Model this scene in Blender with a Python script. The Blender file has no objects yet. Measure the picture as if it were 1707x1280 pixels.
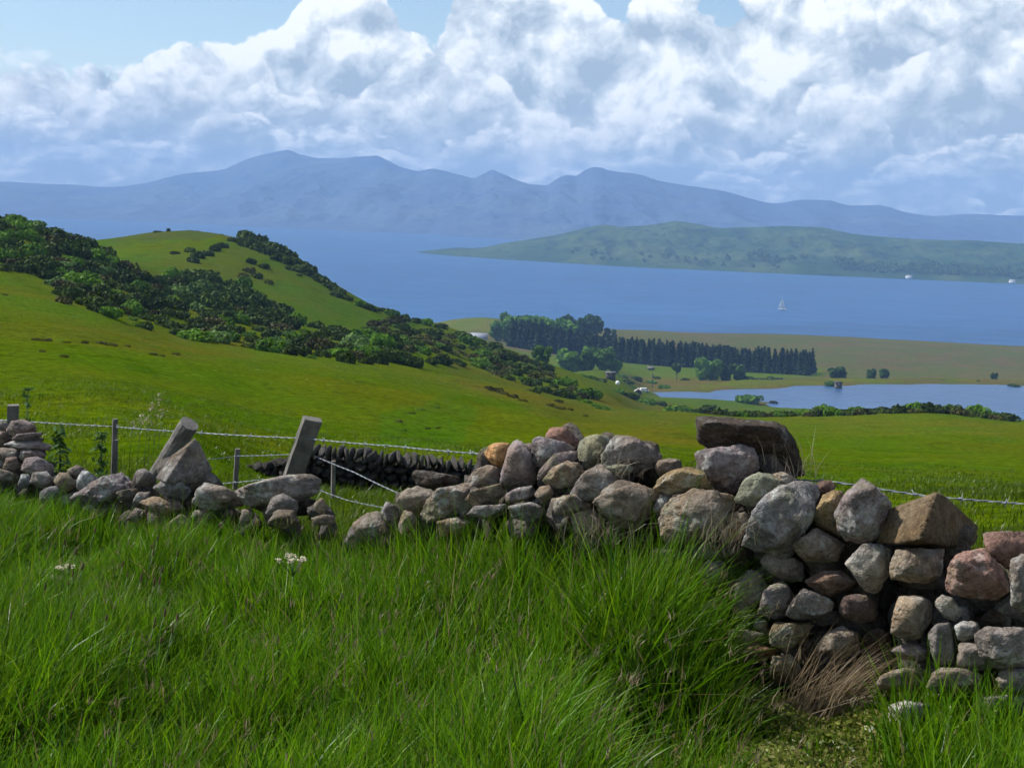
import bpy, bmesh, math, random
import numpy as np
from mathutils import Vector, Matrix, noise as mnoise

random.seed(7); RNG = np.random.default_rng(7)
scene = bpy.context.scene
C = scene.collection
R = math.radians

# ------------------------------------------------------------------ camera
F, CX, HY = 2400.0, 853.5, 340.0          # focal length (px of the 1707 frame), centre column, horizon row
ROLL = 0.035; RC, RS = math.cos(math.atan(ROLL)), math.sin(math.atan(ROLL))   # the picture is held 2 degrees off level
def w3(x, y, z): return x * RC - z * RS, y, x * RS + z * RC                   # held frame -> level world
cam_d = bpy.data.cameras.new('camera'); cam = bpy.data.objects.new('camera', cam_d); C.objects.link(cam)
cam.matrix_world = Matrix(((RC, -RS, 0, 0), (0, 0, -1, 0), (RS, RC, 0, 0), (0, 0, 0, 1)))
cam_d.sensor_fit = 'HORIZONTAL'; cam_d.sensor_width = 36.0; cam_d.lens = 36.0 * F / 1707
cam_d.shift_y = -(640 - HY) / 1707; cam_d.clip_start = 0.1; cam_d.clip_end = 30000
scene.camera = cam

# ------------------------------------------------------------------ sun + exposure
SUN_TO = Vector((-0.93, 0.20, 1.10)).normalized()
sd = bpy.data.lights.new('sun', 'SUN'); sd.energy = 5.0; sd.angle = R(0.5); sd.color = (1.0, 0.96, 0.90)
sun = bpy.data.objects.new('sun', sd); C.objects.link(sun)
sun.rotation_euler = SUN_TO.to_track_quat('Z', 'Y').to_euler(); sun.location = (-20, 5, 40)
scene.view_settings.view_transform = 'Standard'; scene.view_settings.look = 'None'
scene.view_settings.gamma = 1; scene.view_settings.use_curve_mapping = False
scene.view_settings.exposure = 0.45
cy = scene.cycles
cy.max_bounces = 6; cy.diffuse_bounces = 2; cy.glossy_bounces = 2; cy.transmission_bounces = 3
cy.volume_bounces = 0; cy.transparent_max_bounces = 4
cy.use_adaptive_sampling = True; cy.adaptive_threshold = 0.025; cy.adaptive_min_samples = 24
cy.use_denoising = True
try:
    cy.denoiser = 'OPENIMAGEDENOISE'; cy.denoising_input_passes = 'RGB_ALBEDO_NORMAL'
    cy.denoising_prefilter = 'ACCURATE'
except Exception: pass
cy.caustics_reflective = False; cy.caustics_refractive = False

# ------------------------------------------------------------------ node helper
class NT:
    def __init__(s, tree): s.t = tree; s.n = tree.nodes; s.l = tree.links
    def node(s, typ, **kw):
        n = s.n.new(typ)
        for k, v in kw.items(): setattr(n, k, v)
        return n
    def put(s, sock, v):
        if v is None: return
        if isinstance(v, bpy.types.NodeSocket): s.l.new(v, sock)
        else: sock.default_value = v
    def m(s, op, a, b=None, c=None, clamp=False):
        n = s.node('ShaderNodeMath', operation=op, use_clamp=clamp)
        for i, v in enumerate((a, b, c)): s.put(n.inputs[i], v)
        return n.outputs[0]
    def v(s, op, a, b=None, c=None, scale=None):
        n = s.node('ShaderNodeVectorMath', operation=op)
        for i, x in enumerate((a, b, c)):
            if x is not None: s.put(n.inputs[i], x)
        if scale is not None: s.put(n.inputs['Scale'], scale)
        return n.outputs['Value'] if op in ('LENGTH', 'DOT_PRODUCT', 'DISTANCE') else n.outputs[0]
    def comb(s, x, y, z):
        n = s.node('ShaderNodeCombineXYZ')
        for i, v in enumerate((x, y, z)): s.put(n.inputs[i], v)
        return n.outputs[0]
    def sep(s, v):
        n = s.node('ShaderNodeSeparateXYZ'); s.put(n.inputs[0], v); return n.outputs
    def mix(s, f, a, b, blend='MIX'):
        n = s.node('ShaderNodeMix', data_type='RGBA', blend_type=blend)
        s.put(n.inputs[0], f); s.put(n.inputs[6], a); s.put(n.inputs[7], b); return n.outputs[2]
    def rng(s, v, a, b, c=0.0, d=1.0, smooth=True):
        n = s.node('ShaderNodeMapRange', interpolation_type='SMOOTHSTEP' if smooth else 'LINEAR')
        s.put(n.inputs[0], v); s.put(n.inputs[1], a); s.put(n.inputs[2], b); s.put(n.inputs[3], c); s.put(n.inputs[4], d)
        return n.outputs[0]
    def noise(s, vec, scale=5, detail=4, rough=0.5, dist=0.0, lac=2.0, dim='3D', out=0):
        n = s.node('ShaderNodeTexNoise', noise_dimensions=dim)
        if vec is not None: s.put(n.inputs['Vector'], vec)
        for k, v in (('Scale', scale), ('Detail', detail), ('Roughness', rough), ('Distortion', dist), ('Lacunarity', lac)): s.put(n.inputs[k], v)
        return n.outputs[out]
    def voro(s, vec, scale=5, detail=0, rough=0.5, feature='F1', smooth=1.0, lac=2.0, rand=1.0, out='Distance'):
        n = s.node('ShaderNodeTexVoronoi', feature=feature)
        s.put(n.inputs['Vector'], vec); s.put(n.inputs['Scale'], scale); s.put(n.inputs['Detail'], detail)
        s.put(n.inputs['Roughness'], rough); s.put(n.inputs['Lacunarity'], lac); s.put(n.inputs['Randomness'], rand)
        if feature == 'SMOOTH_F1': s.put(n.inputs['Smoothness'], smooth)
        return n.outputs[out]
    def curve(s, v, pts):
        n = s.node('ShaderNodeFloatCurve'); s.put(n.inputs['Value'], v); s.put(n.inputs['Factor'], 1.0)
        cm = n.mapping; cm.use_clip = True; cu = cm.curves[0]
        cu.points[0].location = pts[0]; cu.points[1].location = pts[-1]
        for p in pts[1:-1]: cu.points.new(*p)
        for p in cu.points: p.handle_type = 'AUTO_CLAMPED'
        cm.update(); return n.outputs[0]

# ------------------------------------------------------------------ world: Nishita sky + procedural cumulus
world = bpy.data.worlds.new('World'); scene.world = world; world.use_nodes = True
world.cycles.sampling_method = 'MANUAL'; world.cycles.sample_map_resolution = 512
W = NT(world.node_tree); W.n.clear()
SUN_EL = math.asin(SUN_TO.z); SUN_AZ = math.atan2(SUN_TO.x, SUN_TO.y)
sky = W.node('ShaderNodeTexSky', sky_type='NISHITA', sun_disc=False)
sky.sun_elevation = SUN_EL; sky.sun_rotation = SUN_AZ; sky.altitude = 100; sky.air_density = 1.0
sky.dust_density = 0.25; sky.ozone_density = 1.6
WS = 0.105
tc = W.node('ShaderNodeTexCoord'); d = tc.outputs['Generated']
dx, dy, dz = W.sep(d)
hz_ = W.m('MAXIMUM', W.m('SQRT', W.m('ADD', W.m('MULTIPLY', dx, dx), W.m('MULTIPLY', dy, dy))), 0.001)
ux = W.m('DIVIDE', dx, hz_); uy = W.m('DIVIDE', dy, hz_)
el = W.m('ARCTAN2', dz, hz_)                         # elevation angle
az = W.m('ARCTAN2', dx, dy)                          # 0 = straight ahead (+Y)
azn = W.rng(az, -0.42, 0.42, 0.0, 1.0, smooth=False)
front = W.rng(W.m('ABSOLUTE', az), 0.40, 0.60, 1.0, 0.0)
def sky_dir(px, py):
    x, y, z = w3((px - CX) / F, 1.0, (HY - py) / F); return (math.atan2(x, y) + 0.42) / 0.84, math.atan2(z, math.hypot(x, y))
def P3(stretch, off=(0, 0, 0)):
    return W.v('ADD', W.comb(ux, uy, W.m('MULTIPLY', el, stretch)), off)
def billow(vec, scale, octs=3):
    acc = None; amp = 1.0; tot = 0.0; sc = scale
    for o in range(octs):
        dd = W.voro(vec if o == 0 else W.v('ADD', vec, (3.1 * o, 1.7 * o, 5.3 * o)), sc)
        b = W.m('MULTIPLY', W.m('MULTIPLY', dd, dd), -amp)
        acc = b if acc is None else W.m('ADD', acc, b); tot += amp; amp *= 0.52; sc *= 2.13
    return W.m('ADD', W.m('DIVIDE', acc, tot * 0.75), 1.0)
lit_c = (0.88, 0.90, 0.90, 1); grey_c = (0.33, 0.41, 0.50, 1); mid_c = (0.58, 0.65, 0.71, 1)
def rank(bg, top, thick, scale, stretch, edge, off, relief=1.0, dens=1.0, gate=None, amp=0.02, soft=0.006, bright=1.0):
    """one rank of cumulus: bright billowing crowns on a ragged top line, greyer towards a broken base"""
    base = P3(stretch, off)
    warp = W.v('SCALE', W.v('SUBTRACT', W.noise(base, scale * 0.8, 4, 0.6, out=1), (0.5, 0.5, 0.5)), scale=0.6 / scale)
    p = W.v('ADD', base, warp)
    b0 = billow(p, scale)
    dl = (-0.16 / scale, 0.0, 0.26 / scale)
    b1 = billow(W.v('ADD', p, dl), scale)
    f0 = W.noise(p, scale * 1.35, 7, 0.60); f1 = W.noise(W.v('ADD', p, dl), scale * 1.35, 7, 0.60)
    h = W.m('ADD', W.m('SUBTRACT', top, el), W.m('MULTIPLY', W.m('SUBTRACT', b0, 0.66), amp * 2.3))
    h = W.m('ADD', h, W.m('MULTIPLY', W.m('SUBTRACT', f0, 0.5), amp * 2.4))
    a = W.rng(h, 0.0, soft, 0.0, 1.0)
    a = W.m('MULTIPLY', a, W.rng(h, thick * (1.1 if thick > 0.1 else 0.7), thick * (2.2 if thick > 0.1 else 1.7), 1.0, 0.0))
    if gate is not None: a = W.m('MULTIPLY', a, gate)
    a = W.m('MULTIPLY', a, dens)
    rel = W.m('ADD', W.m('MULTIPLY', W.m('SUBTRACT', b0, b1), 0.85 * relief), W.m('MULTIPLY', W.m('SUBTRACT', f0, f1), 2.6 * relief))
    big = W.noise(base, scale * 0.42, 3, 0.55)
    sh = W.m('SUBTRACT', 0.80, W.m('MULTIPLY', W.m('DIVIDE', W.m('MAXIMUM', h, 0.0), thick), 0.85))
    sh = W.m('ADD', W.m('ADD', sh, rel), W.m('MULTIPLY', W.m('SUBTRACT', big, 0.5), 1.6))
    sh = W.m('MULTIPLY', sh, 1.0, clamp=True)
    col = W.mix(W.rng(sh, 0.0, 0.55, smooth=False), grey_c, mid_c); col = W.mix(W.rng(sh, 0.45, 1.0), col, lit_c)
    col = W.v('SCALE', col, scale=bright / WS)
    return W.mix(a, bg, col)
bg = sky.outputs[0]
# thin high veil
veil = W.m('MULTIPLY', W.rng(W.noise(P3(3.0, (3, 1, 0)), 3.2, 6, 0.62, 0.6), 0.50, 0.74), 0.16)
bg = W.mix(veil, bg, tuple(c * 0.8 / WS for c in mid_c[:3]) + (1,))
# pale air low over the horizon
bg = W.mix(W.rng(el, 0.0, 0.09, 0.60, 0.0), bg, (0.60 / WS, 0.72 / WS, 0.84 / WS, 1))
# A: the great cumulus; its crown line seen ahead, broken cumulus elsewhere
TOP = [(-40, 70), (0, 98), (45, 95), (80, 125), (115, 138), (170, 116), (225, 104), (285, 68), (335, 48), (360, 52), (400, 80),
       (440, 66), (475, 36), (505, -6), (540, -50), (610, -60), (645, -6), (668, 16), (695, 30), (722, 34), (748, 4), (775, -35), (880, -70),
       (960, -40), (1000, 4), (1022, 22), (1043, 18), (1058, -12), (1110, -50), (1300, -60), (1368, -4), (1392, 8), (1412, -6), (1440, -55), (1600, -70), (1760, -60)]
EL0, EL1 = -0.02, 0.20
tcv = W.curve(azn, [(sky_dir(x, y)[0], (sky_dir(x, y)[1] - EL0) / (EL1 - EL0)) for x, y in TOP])
topA = W.m('ADD', W.m('MULTIPLY', tcv, EL1 - EL0), EL0)
gen = W.rng(W.noise(W.comb(ux, uy, 0.0), 3.1, 3, 0.6), 0.35, 0.65, 0.05, 0.20)
topA = W.m('ADD', W.m('MULTIPLY', topA, front), W.m('MULTIPLY', gen, W.m('SUBTRACT', 1.0, front)))
bg = rank(bg, topA, 0.125, 15.0, 1.1, 0, (0.31, 0, 0.2), relief=1.35, amp=0.018, soft=0.0045, dens=0.97)
def top_line(s, lo, hi, off):
    return W.rng(W.noise(W.v('ADD', W.comb(ux, uy, 0.0), off), s, 2, 0.45), 0.34, 0.68, lo, hi)
def gate_n(s, lo, hi, off): return W.rng(W.noise(P3(1.6, off), s, 3, 0.55), lo, hi)
bg = rank(bg, top_line(8, 0.045, 0.128, (4, 2, 0)), 0.055, 18.0, 1.2, 0, (5, 1, 2), relief=1.3, amp=0.014, gate=gate_n(7, 0.36, 0.55, (1, 4, 7)), soft=0.006, dens=0.9)
bg = rank(bg, top_line(10, 0.030, 0.092, (9, 5, 0)), 0.036, 24.0, 1.5, 0, (2, 7, 1), relief=1.2, amp=0.010, gate=gate_n(9, 0.36, 0.54, (8, 2, 3)), soft=0.005, dens=0.85, bright=1.0)
bg = rank(bg, top_line(14, 0.022, 0.060, (2, 8, 0)), 0.024, 32.0, 2.0, 0, (7, 3, 4), relief=1.1, amp=0.007, gate=gate_n(12, 0.36, 0.52, (5, 5, 1)), soft=0.005, dens=0.85, bright=1.02)
bg = rank(bg, top_line(16, 0.008, 0.034, (6, 3, 0)), 0.016, 42.0, 2.4, 0, (1, 9, 6), relief=1.0, amp=0.005, gate=gate_n(14, 0.38, 0.54, (3, 9, 5)), soft=0.004, dens=0.8, bright=1.05)
bgn = W.node('ShaderNodeBackground'); W.put(bgn.inputs[0], bg); bgn.inputs[1].default_value = WS
# the rest of the sky: unseen broken cumulus, fewer octaves, dimmed to cut the fill light
pw = P3(1.3, (2, 2, 2)); cn = W.noise(pw, 5.0, 5, 0.58, 0.3)
ca = W.m('MULTIPLY', W.rng(cn, 0.47, 0.60), W.rng(el, 0.9, 1.3, 1.0, 0.0))
cb = W.mix(W.rng(cn, 0.52, 0.75), tuple(c / WS for c in lit_c[:3]) + (1,), tuple(c / WS for c in mid_c[:3]) + (1,))
rest = W.mix(ca, sky.outputs[0], W.v('SCALE', cb, scale=0.75))
bgr = W.node('ShaderNodeBackground'); W.put(bgr.inputs[0], rest); bgr.inputs[1].default_value = WS
win = W.m('MULTIPLY', W.rng(W.m('ABSOLUTE', az), 0.55, 0.75, 1.0, 0.0), W.m('MULTIPLY', W.rng(el, 0.20, 0.32, 1.0, 0.0), W.rng(el, -0.03, -0.01)))
wm = W.node('ShaderNodeMixShader'); W.put(wm.inputs[0], win); W.l.new(bgr.outputs[0], wm.inputs[1]); W.l.new(bgn.outputs[0], wm.inputs[2])
wo = W.node('ShaderNodeOutputWorld'); W.l.new(wm.outputs[0], wo.inputs[0])

# ------------------------------------------------------------------ object helpers
def tag(o, label=None, cat=None, group=None, kind=None):
    if label: o['label'] = label
    if cat: o['category'] = cat
    if group: o['group'] = group
    if kind: o['kind'] = kind
    return o
def empty(name, loc=(0, 0, 0), rz=0.0):
    o = bpy.data.objects.new(name, None); C.objects.link(o); o.location = loc; o.rotation_euler = (0, 0, rz)
    o.empty_display_size = 0.2; return o
def link(name, me, mat=None, parent=None):
    o = bpy.data.objects.new(name, me); C.objects.link(o)
    if mat is not None and not me.materials: me.materials.append(mat)
    if parent is not None: o.parent = parent
    return o
def np_mesh(name, verts, tris=None, quads=None, col=None, smooth=False):
    me = bpy.data.meshes.new(name); verts = np.asarray(verts, np.float32)
    me.vertices.add(len(verts)); me.vertices.foreach_set('co', verts.ravel())
    idx, tot = [], []
    if tris is not None and len(tris): idx.append(np.asarray(tris, np.int32).ravel()); tot.append(np.full(len(tris), 3, np.int32))
    if quads is not None and len(quads): idx.append(np.asarray(quads, np.int32).ravel()); tot.append(np.full(len(quads), 4, np.int32))
    idx = np.concatenate(idx); tot = np.concatenate(tot)
    me.loops.add(len(idx)); me.loops.foreach_set('vertex_index', idx)
    me.polygons.add(len(tot)); me.polygons.foreach_set('loop_start', np.concatenate([[0], np.cumsum(tot)[:-1]]).astype(np.int32))
    me.polygons.foreach_set('loop_total', tot)
    if smooth: me.polygons.foreach_set('use_smooth', np.ones(len(tot), bool))
    if col is not None:
        at = me.color_attributes.new('col', 'FLOAT_COLOR', 'POINT')
        cc = np.ones((len(verts), 4), np.float32); cc[:, :3] = col; at.data.foreach_set('color', cc.ravel())
    me.update(calc_edges=True); me.validate(); return me
def bm_mesh(name, bm, smooth=False):
    me = bpy.data.meshes.new(name); bm.normal_update(); bm.to_mesh(me); bm.free()
    if smooth: me.polygons.foreach_set('use_smooth', [True] * len(me.polygons))
    return me

# numpy value noise
_T = RNG.random((256, 256)).astype(np.float32)
def vnoise(x, y):
    xi = np.floor(x).astype(int); yi = np.floor(y).astype(int); fx = x - xi; fy = y - yi
    fx = fx * fx * (3 - 2 * fx); fy = fy * fy * (3 - 2 * fy)
    a = _T[xi & 255, yi & 255]; b = _T[(xi + 1) & 255, yi & 255]; c_ = _T[xi & 255, (yi + 1) & 255]; e = _T[(xi + 1) & 255, (yi + 1) & 255]
    return (a * (1 - fx) + b * fx) * (1 - fy) + (c_ * (1 - fx) + e * fx) * fy - 0.5
def fbm(x, y, o=4, g=0.5):
    s = 0; a = 1.0; f = 1.0
    for i in range(o): s = s + a * vnoise(x * f + 17.3 * i, y * f + 5.1 * i); a *= g; f *= 2.03
    return s

# ------------------------------------------------------------------ materials
def principled(name):
    m = bpy.data.materials.new(name); m.use_nodes = True; t = NT(m.node_tree)
    p = t.n['Principled BSDF']; return m, t, p
def simple(name, col, rough=0.7, metal=0.0, var=0.25, scale=8.0, bump=0.2, bscale=40.0):
    m, t, p = principled(name)
    tcn = t.node('ShaderNodeTexCoord').outputs['Object']
    n = t.noise(tcn, scale, 5, 0.6)
    k = t.rng(n, 0.3, 0.7, 1 - var, 1 + var)
    t.put(p.inputs['Base Color'], t.v('SCALE', tuple(col), scale=k)); p.inputs['Roughness'].default_value = rough
    p.inputs['Metallic'].default_value = metal
    if bump:
        b = t.node('ShaderNodeBump'); b.inputs['Strength'].default_value = bump; b.inputs['Distance'].default_value = 0.01
        t.put(b.inputs['Height'], t.noise(tcn, bscale, 4, 0.6)); t.put(p.inputs['Normal'], b.outputs[0])
    return m
def foliage(name, c0, c1, trans=0.3, scale=0.6, rough=0.55):
    """leaf material: two greens mixed by clump noise and by individual"""
    m, t, p = principled(name)
    geo = t.node('ShaderNodeNewGeometry'); oi = t.node('ShaderNodeObjectInfo')
    n = t.noise(t.node('ShaderNodeTexCoord').outputs['Object'], scale, 4, 0.6)
    f = t.m('ADD', t.m('MULTIPLY', t.rng(n, 0.3, 0.7), 0.5), t.m('MULTIPLY', oi.outputs['Random'], 0.55))
    f = t.m('ADD', f, t.m('MULTIPLY', t.m('SUBTRACT', geo.outputs['Random Per Island'], 0.5), 0.5), clamp=True)
    col = t.mix(f, tuple(c0) + (1,), tuple(c1) + (1,))
    t.put(p.inputs['Base Color'], col); p.inputs['Roughness'].default_value = rough; p.inputs['Specular IOR Level'].default_value = 0.06
    tr = t.node('ShaderNodeBsdfTranslucent'); t.put(tr.inputs[0], col)
    ms = t.node('ShaderNodeMixShader'); ms.inputs[0].default_value = trans
    out = t.n['Material Output']
    t.l.new(p.outputs[0], ms.inputs[1]); t.l.new(tr.outputs[0], ms.inputs[2]); t.l.new(ms.outputs[0], out.inputs[0])
    return m
def grass_mat(name, trans=0.38):
    m, t, p = principled(name)
    at = t.node('ShaderNodeAttribute', attribute_name='col')
    t.put(p.inputs['Base Color'], at.outputs['Color']); p.inputs['Roughness'].default_value = 0.36; p.inputs['Specular IOR Level'].default_value = 0.22
    tr = t.node('ShaderNodeBsdfTranslucent'); t.put(tr.inputs[0], at.outputs['Color'])
    ms = t.node('ShaderNodeMixShader'); ms.inputs[0].default_value = trans
    t.l.new(p.outputs[0], ms.inputs[1]); t.l.new(tr.outputs[0], ms.inputs[2]); t.l.new(ms.outputs[0], t.n['Material Output'].inputs[0])
    return m
M_grass = grass_mat('grass_blades', 0.5)

# ground: tinted by land use (vertex colour), mottled by noise
M_ground, t, p = principled('pasture')
pos = t.node('ShaderNodeNewGeometry').outputs['Position']
at = t.node('ShaderNodeAttribute', attribute_name='col').outputs['Color']
n1 = t.noise(pos, 0.045, 5, 0.6, 0.4); n2 = t.noise(pos, 0.55, 6, 0.68); n3 = t.noise(pos, 5.0, 5, 0.65); n5 = t.noise(pos, 0.16, 5, 0.62)
c1 = t.mix(t.rng(n1, 0.42, 0.60, 0.0, 0.8), at, t.mix(1.0, at, (1.30, 0.98, 1.3, 1), 'MULTIPLY'))
c1 = t.mix(t.rng(n5, 0.45, 0.60, 0.0, 0.8), c1, t.mix(1.0, c1, (0.80, 1.06, 0.8, 1), 'MULTIPLY'))
c1 = t.mix(t.rng(n2, 0.52, 0.64, 0.0, 0.75), c1, t.mix(1.0, c1, (0.58, 0.70, 0.6, 1), 'MULTIPLY'))
c1 = t.mix(t.rng(t.noise(t.v('ADD', pos, (31, 7, 2)), 0.35, 5, 0.65), 0.55, 0.66, 0.0, 0.6), c1, t.mix(1.0, c1, (1.35, 1.08, 2.0, 1), 'MULTIPLY'))
c1 = t.v('SCALE', c1, scale=t.rng(n3, 0.35, 0.65, 0.66, 1.34))
t.put(p.inputs['Base Color'], c1); p.inputs['Roughness'].default_value = 1.0; p.inputs['Specular IOR Level'].default_value = 0.0
bmp = t.node('ShaderNodeBump'); bmp.inputs['Strength'].default_value = 0.55; bmp.inputs['Distance'].default_value = 0.25
t.put(bmp.inputs['Height'], t.m('ADD', t.m('MULTIPLY', n2, 0.7), t.m('MULTIPLY', n3, 0.22))); t.put(p.inputs['Normal'], bmp.outputs[0])

def water(name, base, rough, scale, strength, stretch=(1, 1, 1), spec=0.35):
    m, t, p = principled(name)
    pos = t.v('MULTIPLY', t.node('ShaderNodeNewGeometry').outputs['Position'], stretch)
    n = t.noise(pos, scale, 6, 0.62); nb = t.noise(pos, scale * 0.02, 4, 0.6, 1.0)
    col = t.mix(t.rng(nb, 0.35, 0.68), tuple(base) + (1,), tuple(c * 1.28 for c in base) + (1,))
    col = t.v('SCALE', col, scale=t.rng(n, 0.3, 0.7, 0.82, 1.18))
    t.put(p.inputs['Base Color'], col); p.inputs['Roughness'].default_value = rough; p.inputs['Specular IOR Level'].default_value = spec
    b = t.node('ShaderNodeBump'); b.inputs['Strength'].default_value = strength; b.inputs['Distance'].default_value = 1.0
    t.put(b.inputs['Height'], n); t.put(p.inputs['Normal'], b.outputs[0]); return m
M_sea = water('sea_water', (0.026, 0.074, 0.168), 0.55, 0.05, 0.6, (0.45, 1, 1), 0.12)
M_res = water('reservoir_water', (0.024, 0.066, 0.155), 0.30, 0.35, 0.35, (0.35, 1, 1), 0.3)

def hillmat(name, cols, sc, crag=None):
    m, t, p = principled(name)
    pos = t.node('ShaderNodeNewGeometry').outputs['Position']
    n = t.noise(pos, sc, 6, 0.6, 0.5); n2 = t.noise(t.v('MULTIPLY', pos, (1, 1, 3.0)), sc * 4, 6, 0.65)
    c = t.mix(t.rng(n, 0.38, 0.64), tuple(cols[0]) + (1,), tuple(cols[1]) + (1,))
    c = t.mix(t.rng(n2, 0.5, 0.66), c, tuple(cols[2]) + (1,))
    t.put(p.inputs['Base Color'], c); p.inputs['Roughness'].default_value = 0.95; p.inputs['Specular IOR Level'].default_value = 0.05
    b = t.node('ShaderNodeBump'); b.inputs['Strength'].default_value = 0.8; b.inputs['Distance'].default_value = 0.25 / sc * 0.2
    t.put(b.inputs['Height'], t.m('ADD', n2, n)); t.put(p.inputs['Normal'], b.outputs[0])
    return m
M_arran = hillmat('haze_blue_moor', ((0.055, 0.080, 0.150), (0.080, 0.105, 0.145), (0.040, 0.060, 0.130)), 0.0022)  # blue of the distant haze is put into the moor colours
M_isle = hillmat('island_turf', ((0.020, 0.050, 0.016), (0.055, 0.085, 0.024), (0.008, 0.020, 0.014)), 0.009)

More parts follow.
